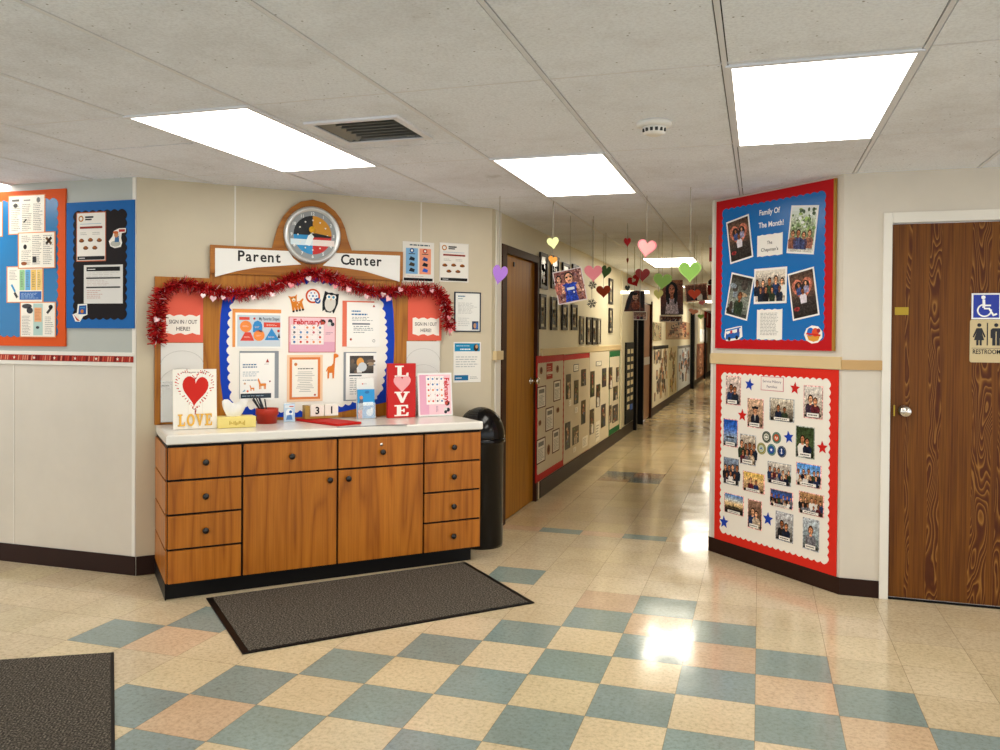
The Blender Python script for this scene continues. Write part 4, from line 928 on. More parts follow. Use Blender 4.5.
for i, ch in enumerate('LOVE'):
    g = M3('#d9a428'); slab_letter(ch,-w*.40+i*w*.205,hgt*.05,w*.18,hgt*.2,-.0165,-.024,g); g.build('gold_letter','foil',o)
# tissue box
p, w, rz = edge(217,429,253.5,427); w = wid(36.5, p); hgt = above(235,417,p).z-CT; p = p+Vector((.008,.004,0))
o = thing('tissue_box','low pale yellow tissue box with a white tissue pulled up','tissue box',(p.x,p.y,CT+.001),RZ)
M3('#e2cf7c').box(-w/2,w/2,0,.11,0,hgt).build('box','paint',o,bevel=.003)
g = M3('#b79a3c')
for k in range(12): g.box(-w*.2+k*w*.035,-w*.2+k*w*.035+w*.022,-.0012,0,hgt*(.3+.08*math.sin(k)),hgt*(.55+.1*math.cos(k*1.7)))
g.build('printed_pattern','paint',o)
g = M3(); N = 16; tz = above(236,400,p).z-CT-hgt
for i in range(N):
    def tp(i, j):
        a = 2*PI*i/N; f = j/5; rr = (.035+.055*f*(1-.55*f))*(1+.25*math.sin(3*a)*f); return (rr*math.cos(a)*1.1-.01+.012*f, .055+rr*math.sin(a)*.55, hgt+tz*f*(.86+.16*math.sin(2*a+1)))
    for j in range(5): g.poly([tp(i,j),tp(i+1,j),tp(i+1,j+1),tp(i,j+1)],smooth=True)
g.build('tissue','tissue',o)
# red pen pot
p = on_top(267,424); d_r = wid(20,p); dv = (p.xy-CAM.xy).normalized()
pz = above(267,409,p).z-CT; o = thing('pen_pot','red pot holding a bunch of dark pens','pen pot',(p.x+dv.x*.045,p.y+dv.y*.045,CT+.001))
R0 = wd(19,p)/2; R1 = wd(22.5,p)/2
M3('#a92c18').lathe([(0,0),(R0,0),(R0*1.06,pz*.55),(R1,pz*.58),(R1,pz),(R1*.92,pz),(R0*.9,pz*.4),(0,pz*.4)],28).build('pot','paint',o,fix=True)
r_ = random.Random(9)
for k in range(7):
    a = r_.uniform(PI*.6,PI*1.5); t_ = Vector((math.cos(a)*R1*1.3-.012, math.sin(a)*R1*.8, pz+r_.uniform(.035,.075)))
    M3(r_.choice(['#15151a','#1c2030','#2a2a2c'])).tube([(math.cos(a)*R0*.3,math.sin(a)*R0*.3,pz*.45),tuple(t_)],.0042,8).build('pen','paint',o)
# small blue and white carton
p, w, rz = edge(284,422.5,294.5,421.5); w = wid(10.5,p); hgt = above(289,404,p).z-CT
o = thing('carton','small blue and white carton standing beside the red pen pot','carton',(p.x,p.y,CT+.001),RZ-.2)
M3('#c9dcec').box(-w/2,w/2,0,.045,0,hgt).build('box','gloss',o,bevel=.002)
c = Cv(w*.96,hgt*.96,'#b9d2e8',.0006); c.ell(.5,.5,.34,.24,'#eef2f4',1); c.poly([(.2,.1),(.8,.1),(.7,.4),(.3,.36)],'#5a86c0',2); c.rect(.08,.78,.92,.94,'#dfe8ee',1); c.rect(.5,.84,.9,.9,'#c05040',2); c.circ(.62,.56,.14,'#2a5aa8',3)
f_ = c.build('front_print',parent=o); f_.location=(0,-.0003,hgt/2)
# red folder with the day blocks on it
def fwd(p, k): return p+Vector((B.n.x*k, B.n.y*k, 0))
q = [on_top(296,421), on_top(337,426.5), on_top(361.5,424.2), on_top(321,419.8)]; p = sum(q, Vector())/4
o = M3('#b81d16').slab([((a-p).x,(a-p).y) for a in q],0,.014).build('folder','print',bevel=.002); o.location=(p.x,p.y,CT+.001); setp(o,'flat bright red folder lying on the worktop under the day blocks','folder')
p = on_top(322,421); w = wid(33,p); z0 = CT+.016; hb = above(320,404.5,p).z-z0
o = thing('day_block_calendar','wooden desk calendar with two white cubes reading 31','desk calendar',(p.x,p.y,z0),RZ+.05)
M3('#a3813a').box(-w/2,w/2,.0,.06,0,hb*.16).box(-w/2,-w/2+w*.14,.0,.06,hb*.16,hb*.95).box(-w/2+w*.14,w/2,.05,.06,hb*.16,hb*.6).build('stand','paint',o,bevel=.002)
for k, ch in enumerate('31'):
    x0 = -w/2+w*(.16+.43*k); bl_ = M3('#ece8de').box(x0,x0+w*.41,.004,.049,hb*.165,hb).build('number_block','paint',o,bevel=.002)
    c = Cv(w*.38,hb*.78,'#ece8de',.0004); c.text(ch,.5,.5,.62,'#1c1c1c',2,.03); f_ = c.build('numeral',parent=bl_); f_.location=(x0+w*.205,.0036,hb*.58)
# thin grey rule lying at the worktop edge
a, b = on_top(337,427.6), on_top(407,424.8); p = (a+b)/2
o = M3('#8f9092').box(-(b-a).length/2,(b-a).length/2,-.012,.012,0,.003).build('ruler','gloss'); o.location=(p.x,p.y,CT+.0006); o.rotation_euler.z=math.atan2((b-a).y,(b-a).x); setp(o,'thin grey ruler lying flat near the front edge of the worktop','ruler')
# leaflet holder
p, w, rz = edge(358,419.5,375.4,418.6); w = wid(17.5,p); hgt = above(366,378,p).z-CT; hb = above(366,390,p).z-CT
o = thing('leaflet_holder','clear leaflet holder filled with bright blue leaflets','leaflet holder',(p.x,p.y,CT+.001),RZ); lean(o,.06)
M3().box(-w/2,w/2,.03,.032,0,hgt).box(-w/2,w/2,-.002,0,0,hb*.55).box(-w/2,w/2,0,.03,0,.002).build('holder','acrylic',o)
M3('#e9e9e4').box(-w/2+.002,w/2-.002,.024,.029,.002,hgt-.002).build('header_card','print',o)
c = Cv(w-.006,hb,'#2390cc',.016); c.rect(0,0,1,1,'#2391d0',1); c.poly([(.02,.3),(.3,.3),(.3,.66),(.12,.7)],'#4a5a70',2); c.circ(.2,.72,.1,'#d88a5a',3); c.rect(.3,.44,.9,.56,'#dff0f8',3); c.ell(.68,.2,.2,.12,'#d6e4ee',3); c.ell(.82,.3,.08,.08,'#f0f4f6',3.5); c.ell(.55,.9,.14,.05,'#1a6aa8',2); c.poly([(.0,0),(.25,0),(.25,.3),(.0,.3)],'#c8603a',2.5)
f_ = c.build('leaflets',parent=o,mat='gloss'); f_.location=(0,.02,hb/2+.003)
c = Cv(w*.4,.02,'#e9e9e4',.0004); c.circ(.14,.5,.1,'#c0402a',1); c.lines(.3,.3,.95,.7,1,'#8a8a8a',1); f_ = c.build('header_print',parent=o); f_.location=(0,.0238,hb+(hgt-hb)*.5)
# tall red LOVE board
p, w, rz = edge(388,418.3,415.6,417.3); w = wid(27.5,p); hgt = above(402,363.6,p).z-CT
o = thing('love_sign','tall red board spelling LOVE downwards with a pink heart for the O','sign',(p.x,p.y,CT+.001),RZ)
M3('#c11b1a').box(-w/2,w/2,0,.035,0,hgt).build('board','paint',o,bevel=.003)
for ch, zc in (('L',.755),('V',.275),('E',.03)):
    g = M3('#f3ede6'); slab_letter(ch,-w*.27,hgt*zc,w*.54,hgt*.205,.0,-.0015,g); g.build('letter','paint',o)
g = M3('#eaa6aa'); g.prism([(p_*w*.62,hgt*.615+q_*w*.62) for p_, q_ in heart_pts(30)],0,-.0015); g.build('heart','paint',o)
# stand with a small calendar page
p, w, rz = edge(419,417.2,453,416); w = wid(34,p); hgt = above(436,373.3,p).z-CT
o = thing('sign_stand','clear stand holding a pink February calendar turned on its side, at the worktop end','sign stand',(p.x,p.y,CT+.003),RZ); lean(o,.1)
M3('#e9eae8').box(-w/2,w/2,.004,.007,0,hgt).build('clear_frame','gloss',o)
c = Cv(hgt*.95,w*.95,'#f1e4e4',.001); d_cal(c); f_ = c.build('page',parent=o,mat='gloss'); f_.location=(0,.0035,hgt/2); f_.rotation_euler=(0,PI/2,0)
M3('#e9eae8').box(-w/2,w/2,.004,.06,0,.003).build('foot','acrylic',o).rotation_euler = (.1,0,0)

# ================================================================== RESTROOM SIGNS ON THE DOOR
def on_door(x0,y0,x1,y1): return span(R,x0,y0,x1,y1,-.012)
s, z, w, h = on_door(972.3,293.3,1000,319.3); w = h
o = thing('accessible_sign','square blue sign with a white wheelchair symbol on the restroom door','sign',R.at(s,z,-.0125),R.rz)
c = Cv(w,h,'#eceef0',.003); c.rect(.06,.06,.94,.94,'#1330a0',1)
WH = '#f2f4f6'
c.circ(.4,.84,.075,WH,2)
c.poly([(.37,.76),(.46,.76),(.47,.56),(.66,.56),(.66,.5),(.47,.5),(.46,.44),(.37,.44)],WH,2)
for q in ring(.44,.34,.255,.255,.78,.78,40):
    mx = sum(p_[0] for p_ in q)/4-.44; mz = sum(p_[1] for p_ in q)/4-.34
    if math.atan2(mz,mx) > .1 and math.atan2(mz,mx) < 1.9: continue
    c.poly(q,WH,2)
c.poly([(.42,.44),(.62,.44),(.76,.2),(.86,.24),(.88,.18),(.73,.12),(.58,.38),(.42,.38)],WH,2.3)
c.build('sign_face',parent=o,mat='gloss')
s2, z2, w2_, h2 = on_door(969.6,319.5,1003.5,363)
o = thing('restroom_sign','tan restroom sign with woman and man figures below the blue sign','sign',R.at(s2,z2,-.0125),R.rz)
rc = []
for cx_, cy_, a0 in ((.93,.05,-PI/2),(.93,.95,0),(.07,.95,PI/2),(.07,.05,PI)):
    for i in range(5): a = a0+i*PI/8; rc.append((cx_+.06*math.cos(a), cy_+.045*math.sin(a)))
c = Cv(w2_,h2,'#cbb88c',.004,outline=rc); K_ = '#0e0d0c'
c.circ(.28,.87,.062,K_,1); c.poly([(.2,.8),(.36,.8),(.47,.6),(.43,.58),(.36,.7),(.43,.52),(.13,.52),(.2,.7),(.13,.58),(.09,.6)],K_,1); c.rect(.2,.4,.265,.53,K_,1.2); c.rect(.295,.4,.36,.53,K_,1.2)
c.rect(.5,.4,.535,.92,K_,1)
c.circ(.77,.87,.062,K_,1); c.poly([(.67,.8),(.87,.8),(.93,.76),(.93,.57),(.88,.57),(.88,.72),(.66,.72),(.66,.57),(.61,.57),(.61,.76)],K_,1); c.rect(.66,.4,.755,.73,K_,1.2); c.rect(.785,.4,.88,.73,K_,1.2)
c.rect(.06,.33,.94,.34,'#4a4030',1); c.text('RESTROOM',.5,.255,.1,K_,2,.015,width=.8)
c.build('sign_face',parent=o,mat='gloss')

# ================================================================== BOARDS ON THE DIAGONAL WALL
board(D,716.5,202,832.2,351,.065,'#b8141a','#0c68b2','bulletin_board','bright blue bulletin board with a red scalloped border, lettered Family Of The Month',.05,.01,thick=.012,edge='#a5792e')
board(D,716,364,836,577,.063,'#d22a1c','#eee9de','bulletin_board','white bulletin board with a red scalloped border, full of captioned photos, above the floor',.045,.012,thick=.004)
OD2 = .0078
OD = .0155
def dlet(txt,x0,x1,yb,yt):
    return
o = thing('title_lettering','white words Family Of The Month across the top of the blue board','lettering',(0,0,0))
for txt, cx_, cy_, wp_ in (('Family Of',769.7,211.3,20.5),('The Month!',771,223.8,25)):
    s, z = D.uv(cx_,cy_,OD); s0 = D.uv(cx_-wp_/2,cy_,OD)[0]; s1 = D.uv(cx_+wp_/2,cy_,OD)[0]
    vs, fs, a0, a1 = text_polys(txt,.02); k = (s1-s0)/(a1-a0); g = M3('#f0f3f4'); kz = .044
    for p_, q_ in vs: g.v.append(((p_-(a0+a1)/2)*k,-.001,(q_-.36)*kz))
    for f_ in fs: g.face(f_)
    m_ = g.build('word_line','paint',o); m_.location=D.at(s,z,OD); m_.rotation_euler=(0,0,D.rz)
def dphoto(q, kind, seed, label, off=OD, cat='photo', bg=None, border='#eceae6', m=.05):
    s, z, w, h, tl = quad(D,*q,off=off); c = Cv(w,h,border); a = w/h; photo(c,(m,m*a,1-m,1-m*a),kind,seed,bg)
    o = c.build('photo',D,s,z,off,label,cat,'family photos on the blue board',None,'photo',tl); o['group']='family photos on the blue board'; return o
dphoto(((726.3,222.5),(748.6,214),(753.6,256.9),(730.5,264)),'heartcut',1,'tilted photo of people in a big heart cutout, upper left on the blue board')
dphoto(((791.3,204.9),(818.8,205.6),(814,254.6),(787,253)),'trees',2,'tilted photo of a family in front of trees, upper right on the blue board')
dphoto(((731.7,272),(753.9,277.6),(747.4,321.5),(725.2,314)),'dark',3,'dark tilted photo taken in a car, left side of the blue board',bg=['#2c2824','#5a5f58','#8a9288','#3a3e3a'])
dphoto(((754.6,269.1),(786.7,266.5),(787,303.6),(753.8,303.6)),'group',4,'photo of people around a table, in the centre of the blue board',off=OD+.002,bg=['#d9d2c4','#6a5c4c','#cfc4b4'])
dphoto(((788,274.3),(813.6,266.5),(819.9,314.9),(792.8,321)),'heartcut',5,'tilted photo of two people behind a pink heart frame, right side of the blue board')
def wavy(c, col='#efece4'):
    n = 10; return c
def wavecard(q, name, label, cat, draw):
    s, z, w, h, tl = quad(D,*q,off=OD); n = 10
    ol = [(i/n,.0+.018*math.sin(i*2.1)) for i in range(n+1)]+[(1-i/n,1+.018*math.sin(i*2.4+1)) for i in range(n+1)]
    c = Cv(w,h,'#efece4',.001,outline=ol); draw(c); return c.build(name,D,s,z,OD,label,cat,tilt=tl)
wavecard(((757.2,235.5),(782.5,232.9),(782.8,255),(757.5,256.3)),'name_card','white wavy-edged name card with two handwritten lines on the blue board','card',lambda c:(c.text('The',.5,.62,.15,'#222222',2,.01),c.text("Chapman's",.5,.3,.15,'#222222',2,.01,width=.68)))
wavecard(((757,309.4),(782.5,309.4),(781.9,340),(757,339.3)),'letter','white typed letter at the bottom middle of the blue board','letter',lambda c:c.lines(.14,.14,.86,.9,16,'#8e8e8c',1,ragged=.15))
def d_(c):
    c.poly([(.06,.08),(.84,.24),(.86,.6),(.1,.5)],'#2a62b0',1); c.poly([(.08,.62),(.9,.86),(.92,.94),(.1,.72)],'#2a70c0',1)
    for k in range(4): c.poly([(.14+.19*k,.44+.04*k),(.26+.19*k,.47+.04*k),(.26+.19*k,.66+.06*k),(.14+.19*k,.62+.06*k)],['#f0f0ec','#c0304a','#f0f0ec','#3a3a8a'][k],2)
    c.circ(.28,.14,.08,'#20242a',3); c.circ(.7,.24,.08,'#20242a',3)
outline_sticker(D,733.5,333.5,18,15,OD,'bus_cutout','blue bus cutout with a white rim in the corner of the blue board',[(0,.3),(.1,.0),(.35,.0),(.8,.1),(1,.3),(.96,1),(.7,.96),(.06,.78)],d_,cat='cutout')
def d_(c):
    c.poly([(.12,.46),(.88,.42),(.78,.16),(.5,.08),(.24,.18)],'#d99a3c',1); c.circ(.34,.64,.2,'#2a6ac0',1); c.circ(.62,.62,.2,'#d8502a',1.3); c.poly([(.1,.5),(.9,.4),(.92,.5),(.1,.6)],'#c8281f',2); c.circ(.8,.72,.1,'#a02a3a',2)
outline_sticker(D,813.5,334.5,17.5,17.5,OD,'basket_cutout','round cutout of a basket of fruit in the corner of the blue board',[(.5+.5*math.cos(i*PI/9)*(1+.06*(i%2)),.5+.5*math.sin(i*PI/9)*(1+.06*(i%2))) for i in range(18)],d_,cat='cutout')
# lower board
G2 = 'captioned photos on the white board'
def cphoto(x0,y0,x1,y1,kind,seed,label,bg=None,edge='#d9a9a4'):
    c = sheet(D,x0,y0,x1,y1,OD2,edge); photo(c,(.04,.03,.96,.97),kind,seed,bg); r = random.Random(seed); a = r.uniform(.16,.24)
    c.rect(a,.05,a+.62,.17,'#efebe2',9); c.lines(a+.06,.08,a+.56,.14,1,'#55524e',10,.6,ragged=.1); c.circ(.12,.08,.05,'#1d1c1a',9); c.circ(.9,.1,.04,'#1d1c1a',9)
    return put(c,'photo',label,'photo',G2,'photo')
UB = ['#c9a98d','#a98a70','#7d6350']
cphoto(726,375.4,740.7,405.8,'pair',31,'photo with a pale wall, top left corner of the white board',['#c9b9b0','#b8a8a0','#5a5048'])
cphoto(747.6,397.9,763.4,429,'uniform',32,'photo of a person in a dark uniform, left of the centre title card',UB)
cphoto(769.7,397.4,794.2,423,'pair',33,'wide photo of two people in dark jackets below the title card',['#c9c2b0','#8a8070','#4a463e'],'#9aa0a4')
cphoto(803.8,385,822.8,419.9,'pair',34,'tall photo of two people in pale uniforms, top right of the white board',['#cfcac2','#b9b0a4','#a89a88'])
cphoto(723.5,418,737.7,448,'sky',35,'photo with a deep blue sky, on the left edge of the white board',['#1a4aa0','#3a6ac0','#8aa0b8','#3a4048'])
cphoto(740.2,433.4,755.8,466.4,'group',36,'tall photo of seated people in black, left of the round emblems',['#b9b0a0','#8a7a68','#3a3028'],'#a9aeb4')
cphoto(796,425.3,814.5,459.8,'pair',37,'tall photo of two people outdoors among dark leaves',['#2a3a20','#3f5030','#1f2a18'],'#9aa49a')
cphoto(723.8,456.5,738.7,486.4,'group',38,'photo of several faces on the left edge, below the blue sky photo',['#7a8aa0','#4a4a4a','#2a2624'],'#8f969c')
cphoto(743,470.4,764.6,494.9,'pair',39,'photo of two people on a yellow ground, left centre of the white board',['#d8b860','#c9a87a','#8a6a4a'])
cphoto(767.8,460.8,791,487.2,'group',40,'wide photo of a crowd in grey, in the centre of the white board',['#c9c4ba','#8a8680','#4a4844'],'#9aa0a4')
cphoto(796.3,461.6,821.4,489.6,'group',41,'wide photo of people under a blue sky, right side of the white board',['#4a8ad0','#8ab0d8','#9a9080'])
cphoto(724.3,492,743.8,516.8,'sky',42,'landscape photo of a sunset sky, lower left of the white board',['#5a86c0','#a9b9c0','#e8c890','#2c2420','#201c1a'])
cphoto(748,498.4,761.7,531.2,'pair',43,'tall narrow photo of two people in black, lower left of centre',['#8a6a58','#5a4436','#2e2420'])
cphoto(770.2,488,793,510.4,'group',44,'wide photo of people in bright blue, lower centre of the white board',['#3a4a6a','#2a5ac0','#1f2a44'])
cphoto(799,490.4,824,518.4,'group',45,'wide brown group photo, lower right of the white board',['#a9825a','#7a5a3c','#3f2e20'])
cphoto(775.8,510.4,793,544,'pair',46,'tall photo of two people in brown, bottom centre of the white board',['#b9bcc0','#8a8a88','#5a544c'],'#a4aab2')
cphoto(803,516.8,819,552.8,'portrait',47,'tall photo of one standing person, bottom right of the white board',['#a9b4bc','#8a9aa0','#4a5048'],'#a4aab2')
c = sheet(D,761,376,783.7,392,OD2,'#cf8f92'); c.rect(.03,.05,.97,.95,'#eee6de',1); c.text('Service Military',.5,.66,.17,'#5a4a6a',2,0,width=.8); c.text('Families',.5,.3,.17,'#5a4a6a',2,0,width=.45)
put(c,'title_card','pink-edged title card at the top centre of the white board','card')
for px, py, rpx, q, lb in ((749.5,384.6,4.2,'#1d3fa8','blue paper star right of the topmost left photo'),(795,388.3,4.6,'#c8231c','red paper star right of the pink-edged title card'),(742.4,415.3,4.2,'#c8231c','red paper star on the left half of the white board'),(788.8,437.3,4.6,'#1d3fa8','blue paper star right of the round emblems'),(822.4,447.6,5,'#c8231c','red paper star at the right edge of the white board'),(724,522,4.2,'#1d3fa8','blue paper star in the lower left corner of the white board'),(768,519,4.8,'#1d3fa8','blue paper star at the lower centre of the white board')):
    s, z = D.uv(px,py,OD2); sw = D.uv(px+rpx,py,OD2)[0]-D.uv(px-rpx,py,OD2)[0]
    g = M3(q).prism([(p_*sw/2,q_*sw/2) for p_, q_ in star_pts(1.1,.45)],0,-.0015).build('paper_star','print'); g.location=D.at(s,z,OD2); g.rotation_euler=(0,rnd.uniform(-.2,.2),D.rz); setp(g,lb,'star','paper stars on the white board')
for px, py, c1_, c2_, kd, lb in ((766.6,437,'#24382c','#c9c7b8',0,'dark green round emblem, upper left of the five emblems'),(776.6,437.8,'#2f6a5a','#c8502c',1,'green round emblem with a red centre, upper right of the five emblems'),(761.5,448.5,'#8a8440','#b9c4b0',2,'olive round emblem, lower left of the five emblems'),(771.5,449.8,'#2a6a72','#2f4a9a',3,'teal round emblem with a blue centre and white star'),(781.8,451.7,'#16294f','#22407a',4,'navy round emblem, lower right of the five emblems')):
    s, z = D.uv(px,py,OD2); sw = D.uv(px+4.4,py,OD2)[0]-D.uv(px-4.4,py,OD2)[0]
    c = Cv(sw,sw,c1_,.001,outline=[(.5+.5*math.cos(i*PI/16),.5+.5*math.sin(i*PI/16)) for i in range(32)])
    c.circ(.5,.5,.44,'#d8d2b0' if kd in (2,3) else '#c9c9b8',1); c.circ(.5,.5,.42,c1_,2); c.circ(.5,.5,.31,c2_,3)
    if kd == 0: c.circ(.5,.5,.2,'#7a7a6a',4); c.poly([(.3,.5),(.5,.62),(.7,.5),(.5,.36)],'#e8e4d8',5)
    if kd == 1: c.circ(.5,.5,.17,'#e8d8c0',4); c.line(.4,.36,.6,.64,.05,'#b0402a',5); c.ell(.5,.64,.1,.05,'#8a5a2a',5)
    if kd == 2: c.poly([(.3,.4),(.5,.66),(.7,.4),(.5,.46)],'#5a6a9a',4); c.circ(.5,.36,.07,'#d8c060',5)
    if kd == 3: c.shape(star_pts(),.5,.5,.16,'#f0f2f4',4)
    if kd == 4: c.rect(.46,.3,.54,.7,'#f0f2f4',4); c.poly([(.34,.4),(.66,.4),(.5,.3)],'#f0f2f4',4); c.ell(.5,.7,.08,.06,'#f0f2f4',4)
    c.build('round_emblem',D,s,z,OD2,lb,'emblem','round emblems on the white board','','gloss') if False else setp(c.build('round_emblem',D,s,z,OD2),lb,'emblem','round emblems on the white board')
# ================================================================== CORRIDOR, LEFT WALL
HI = '#'
def cframe(x0,y0,x1,y1,label,seed,style=0,group='framed pictures above the corridor rail',off=.002):
    s0 = L.uv(x0,y0,off)[0]; s1 = L.uv(x1,y0,off)[0]; z1 = L.uv((x0+x1)/2,y0,off)[1]; z0 = L.uv((x0+x1)/2,y1,off)[1]
    w, h = s1-s0, z1-z0; o = thing('framed_picture',label,'framed picture',L.at((s0+s1)/2,(z0+z1)/2,off),L.rz,group)
    r = random.Random(seed); t_ = min(.03,w*.12); f = M3('#241a12' if style < 2 else '#6a6459')
    for q in ((-w/2,w/2,h/2-t_,h/2),(-w/2,w/2,-h/2,-h/2+t_),(-w/2,-w/2+t_,-h/2+t_,h/2-t_),(w/2-t_,w/2,-h/2+t_,h/2-t_)): f.box(q[0],q[1],-.018,0,q[2],q[3])
    f.build('frame','paint',o); c = Cv(w-2*t_,h-2*t_,'#cfc8b4',.006)
    if style == 1: c.rect(.0,.0,1,.78,'#4a3c2e',1); photo(c,(.12,.06,.88,.74),'dark',seed); c.rect(0,.8,1,1,'#f2efe6',6)
    elif style == 3: c.lines(.1,.1,.9,.9,12,'#8a8478',1)
    else: c.rect(.04,.03,.96,.97,'#cfc4a8',1); photo(c,(.24,.1,.84,.66),'portrait',seed,['#6a5a48','#4a3c30','#2e261f']); c.rect(.3,.76,.8,.9,'#b3a68a',7)
    c.build('picture',parent=o,mat='gloss')
S_ = 750/110
def c1(*q): return [530+q[0]/S_, 240+q[1]/S_, 530+q[2]/S_, 240+q[3]/S_]
cframe(*c1(62,90,112,335),'framed picture nearest the hall door in the upper row',51,1)
cframe(*c1(140,112,190,335),'second framed picture of the upper row, behind the small orange heart',52,1)
cframe(*c1(216,160,262,350),'framed picture of the upper row hidden behind the hanging photo of a child in blue',53,1)
cframe(*c1(284,170,325,360),'framed picture of the upper row at the right edge of the hanging photo',55,1)
cframe(*c1(60,370,100,610),'framed picture nearest the hall door in the lower row',56)
cframe(*c1(138,390,177,615),'second framed picture from the hall door in the lower row',57)
cframe(*c1(213,440,248,615),'third framed picture from the hall door, just below the hanging photo',58)
cframe(*c1(278,440,315,615),'fourth framed picture from the hall door in the lower row',59)
cframe(*c1(335,520,360,712),'greyish framed sheet just above the corridor rail',60,2)
cframe(*c1(382,526,410,713),'dark framed portrait above the rail, right of the greyish sheet',61)
cframe(*c1(420,530,448,714),'dark framed portrait above the rail, left of the plain white sheet',62)
cframe(*c1(456,535,476,711),'plain white sheet in a pale frame above the corridor rail',63,3)
cframe(*c1(535,265,560,438),'narrow frame behind the brown-red hanging heart',64)
cframe(*c1(535,465,557,633),'narrow frame high on the wall below the brown-red hanging heart',65)
# boards below the rail
def lboard(x0,yt,yb,x1,border,inner,label,bt=.05,bl_=.04,bb=None,off=.002):
    """top edge yt and bottom edge yb are read at the left end x0"""
    s0, z1 = L.uv(x0,yt,off); z0 = L.uv(x0,yb,off)[1]; s1 = L.uv(x1,(yt+yb)/2,off)[0]; z0 = max(z0,.16); w, h = s1-s0, z1-z0
    o = thing('bulletin_board',label,'bulletin board',L.at((s0+s1)/2,(z0+z1)/2,off),L.rz)
    M3(border).box(-w/2,w/2,-.010,0,-h/2,h/2).build('border','print',o)
    bb = bt if bb is None else bb; M3(inner).prism(scal([(-w/2+bl_,-h/2+bb),(w/2-bl_,-h/2+bb),(w/2-bl_,h/2-bt),(-w/2+bl_,h/2-bt)],.06,.008),-.010,-.012).build('panel','print',o)
lboard(536,356,486,562.3,'#b3201c','#cdbfa4','white bulletin board with a red border right beside the hall door',.07,.035)
lboard(563,355,467,588.3,'#b3201c','#cdbfa4','white bulletin board with a red top strip and dark photos, second from the hall door',.06,.012,.01)
lboard(588.8,352,455,608,'#d8cdb6','#d8cdb6','plain white bulletin board without a border, third from the hall door',.02,.01)
lboard(608.5,351.5,440.5,619,'#1f6a3a','#d8cdb6','white bulletin board with a green border near the end of the rail',.08,.05)
def lsheet(q,label,kind,seed=0,name='paper',cat='paper',group=None,off=.0155,S=5.0,ox=528,oy=340):
    x0,y0,x1,y1 = ox+q[0]/S,oy+q[1]/S,ox+q[2]/S,oy+q[3]/S; xm = (x0+x1)/2; k = 0
    s0 = L.uv(x0,y0,off)[0]; s1 = L.uv(x1,y0,off)[0]; z1 = L.uv(xm,y0+1.2,off)[1]; z0 = L.uv(xm,y1-1.2,off)[1]
    w, h = s1-s0, z1-z0; c = Cv(w,h,{'paper':'#5a2a20','photo':'#2a221a','card':'#2a3a4a','plain':'#e9e2d2','flower':'#7a4a30','red':'#a8301c'}[kind],.001)
    r = random.Random(seed)
    if kind == 'paper': c.rect(.08,.05,.92,.95,'#e0d8c8',1); c.lines(.16,.1,.86,.6,8,'#6a665e',2); c.rect(.2,.68,.8,.86,'#7a766e',2); c.text('',.5,.5,.1) if False else None
    elif kind == 'photo': photo(c,(.05,.03,.95,.97),'portrait' if h > w*1.1 else 'pair',seed,r.choice([['#3a2a1a','#2a1e12','#140e0a'],['#4a3a18','#2e280f','#16120a'],['#2a2a34','#241e1a','#120f0d']]))
    if kind == 'photo':
        for i in range(5): c.ell(r.uniform(.2,.8),r.uniform(.1,.9),r.uniform(.06,.16),r.uniform(.03,.07),r.choice(['#b8862a','#5a7a3a','#8a2a1e','#c9b48a','#3a5a8a']),8+.1*i)
    elif kind == 'card': c.rect(.07,.1,.93,.9,'#e6e0d2',1); c.lines(.18,.25,.82,.75,2,'#8a8478',2)
    elif kind == 'plain': c.lines(.12,.15,.88,.85,5,'#8a8478',1)
    elif kind == 'red': c.lines(.1,.15,.9,.85,5,'#e0b8a0',1,.3); c.rect(.0,.3,1,.45,'#d8cdb6',2)
    elif kind == 'flower': c.rect(0,0,1,1,'#cdbfa4',1); c.ell(.5,.5,.5,.5,'#8a5a3a',2); c.ell(.5,.55,.22,.3,'#4a2a1a',3)
    return c.build(name,L,(s0+s1)/2,(z0+z1)/2,off,label,cat,group,mat='photo' if kind == 'photo' else 'print')
b1 = 'papers on the red-bordered board'
lsheet((45,225,90,345),'red-edged certificate at upper left of the red-bordered board','paper',1,'certificate','certificate',b1)
lsheet((128,195,163,310),'red-edged certificate at upper right of the red-bordered board','paper',2,'certificate','certificate',b1)
lsheet((88,330,128,458),'red-edged certificate in the middle of the red-bordered board','paper',3,'certificate','certificate',b1)
lsheet((42,485,87,620),'red-edged certificate at lower left of the red-bordered board','paper',4,'certificate','certificate',b1)
lsheet((122,440,157,565),'pale certificate at lower right of the red-bordered board','paper',5,'certificate','certificate',b1)
lsheet((93,110,123,200),'red card at the top centre of the red-bordered board','red',6,'card','card',b1)
for q, lb in (((58,128,73,178),'small brown flower at the top left of the red-bordered board'),((140,120,154,170),'small brown flower at the top right of the red-bordered board'),((52,395,66,435),'small brown flower on the left side of the red-bordered board'),((142,330,156,370),'small brown flower on the right side of the red-bordered board'),((95,515,110,580),'small brown flower at the bottom of the red-bordered board')): lsheet(q,lb,'flower',7,'paper_flower','paper flower',b1)
b2 = 'photos on the second corridor board'
lsheet((228,115,253,163),'small white card at the top of the second corridor board','card',8,'card','card',b2)
for i, (q, lb) in enumerate((((190,165,215,300),'dark photo at upper left of the second corridor board'),((230,195,253,325),'dark photo in the middle of the second corridor board'),((266,140,291,235),'dark photo at upper right of the second corridor board'),((266,295,288,425),'dark photo at the right edge of the second corridor board'),((186,405,212,550),'dark photo at lower left of the second corridor board'),((222,425,254,525),'dark photo at lower centre of the second corridor board'))): lsheet(q,lb,'photo',70+i,'photo','photo',b2)
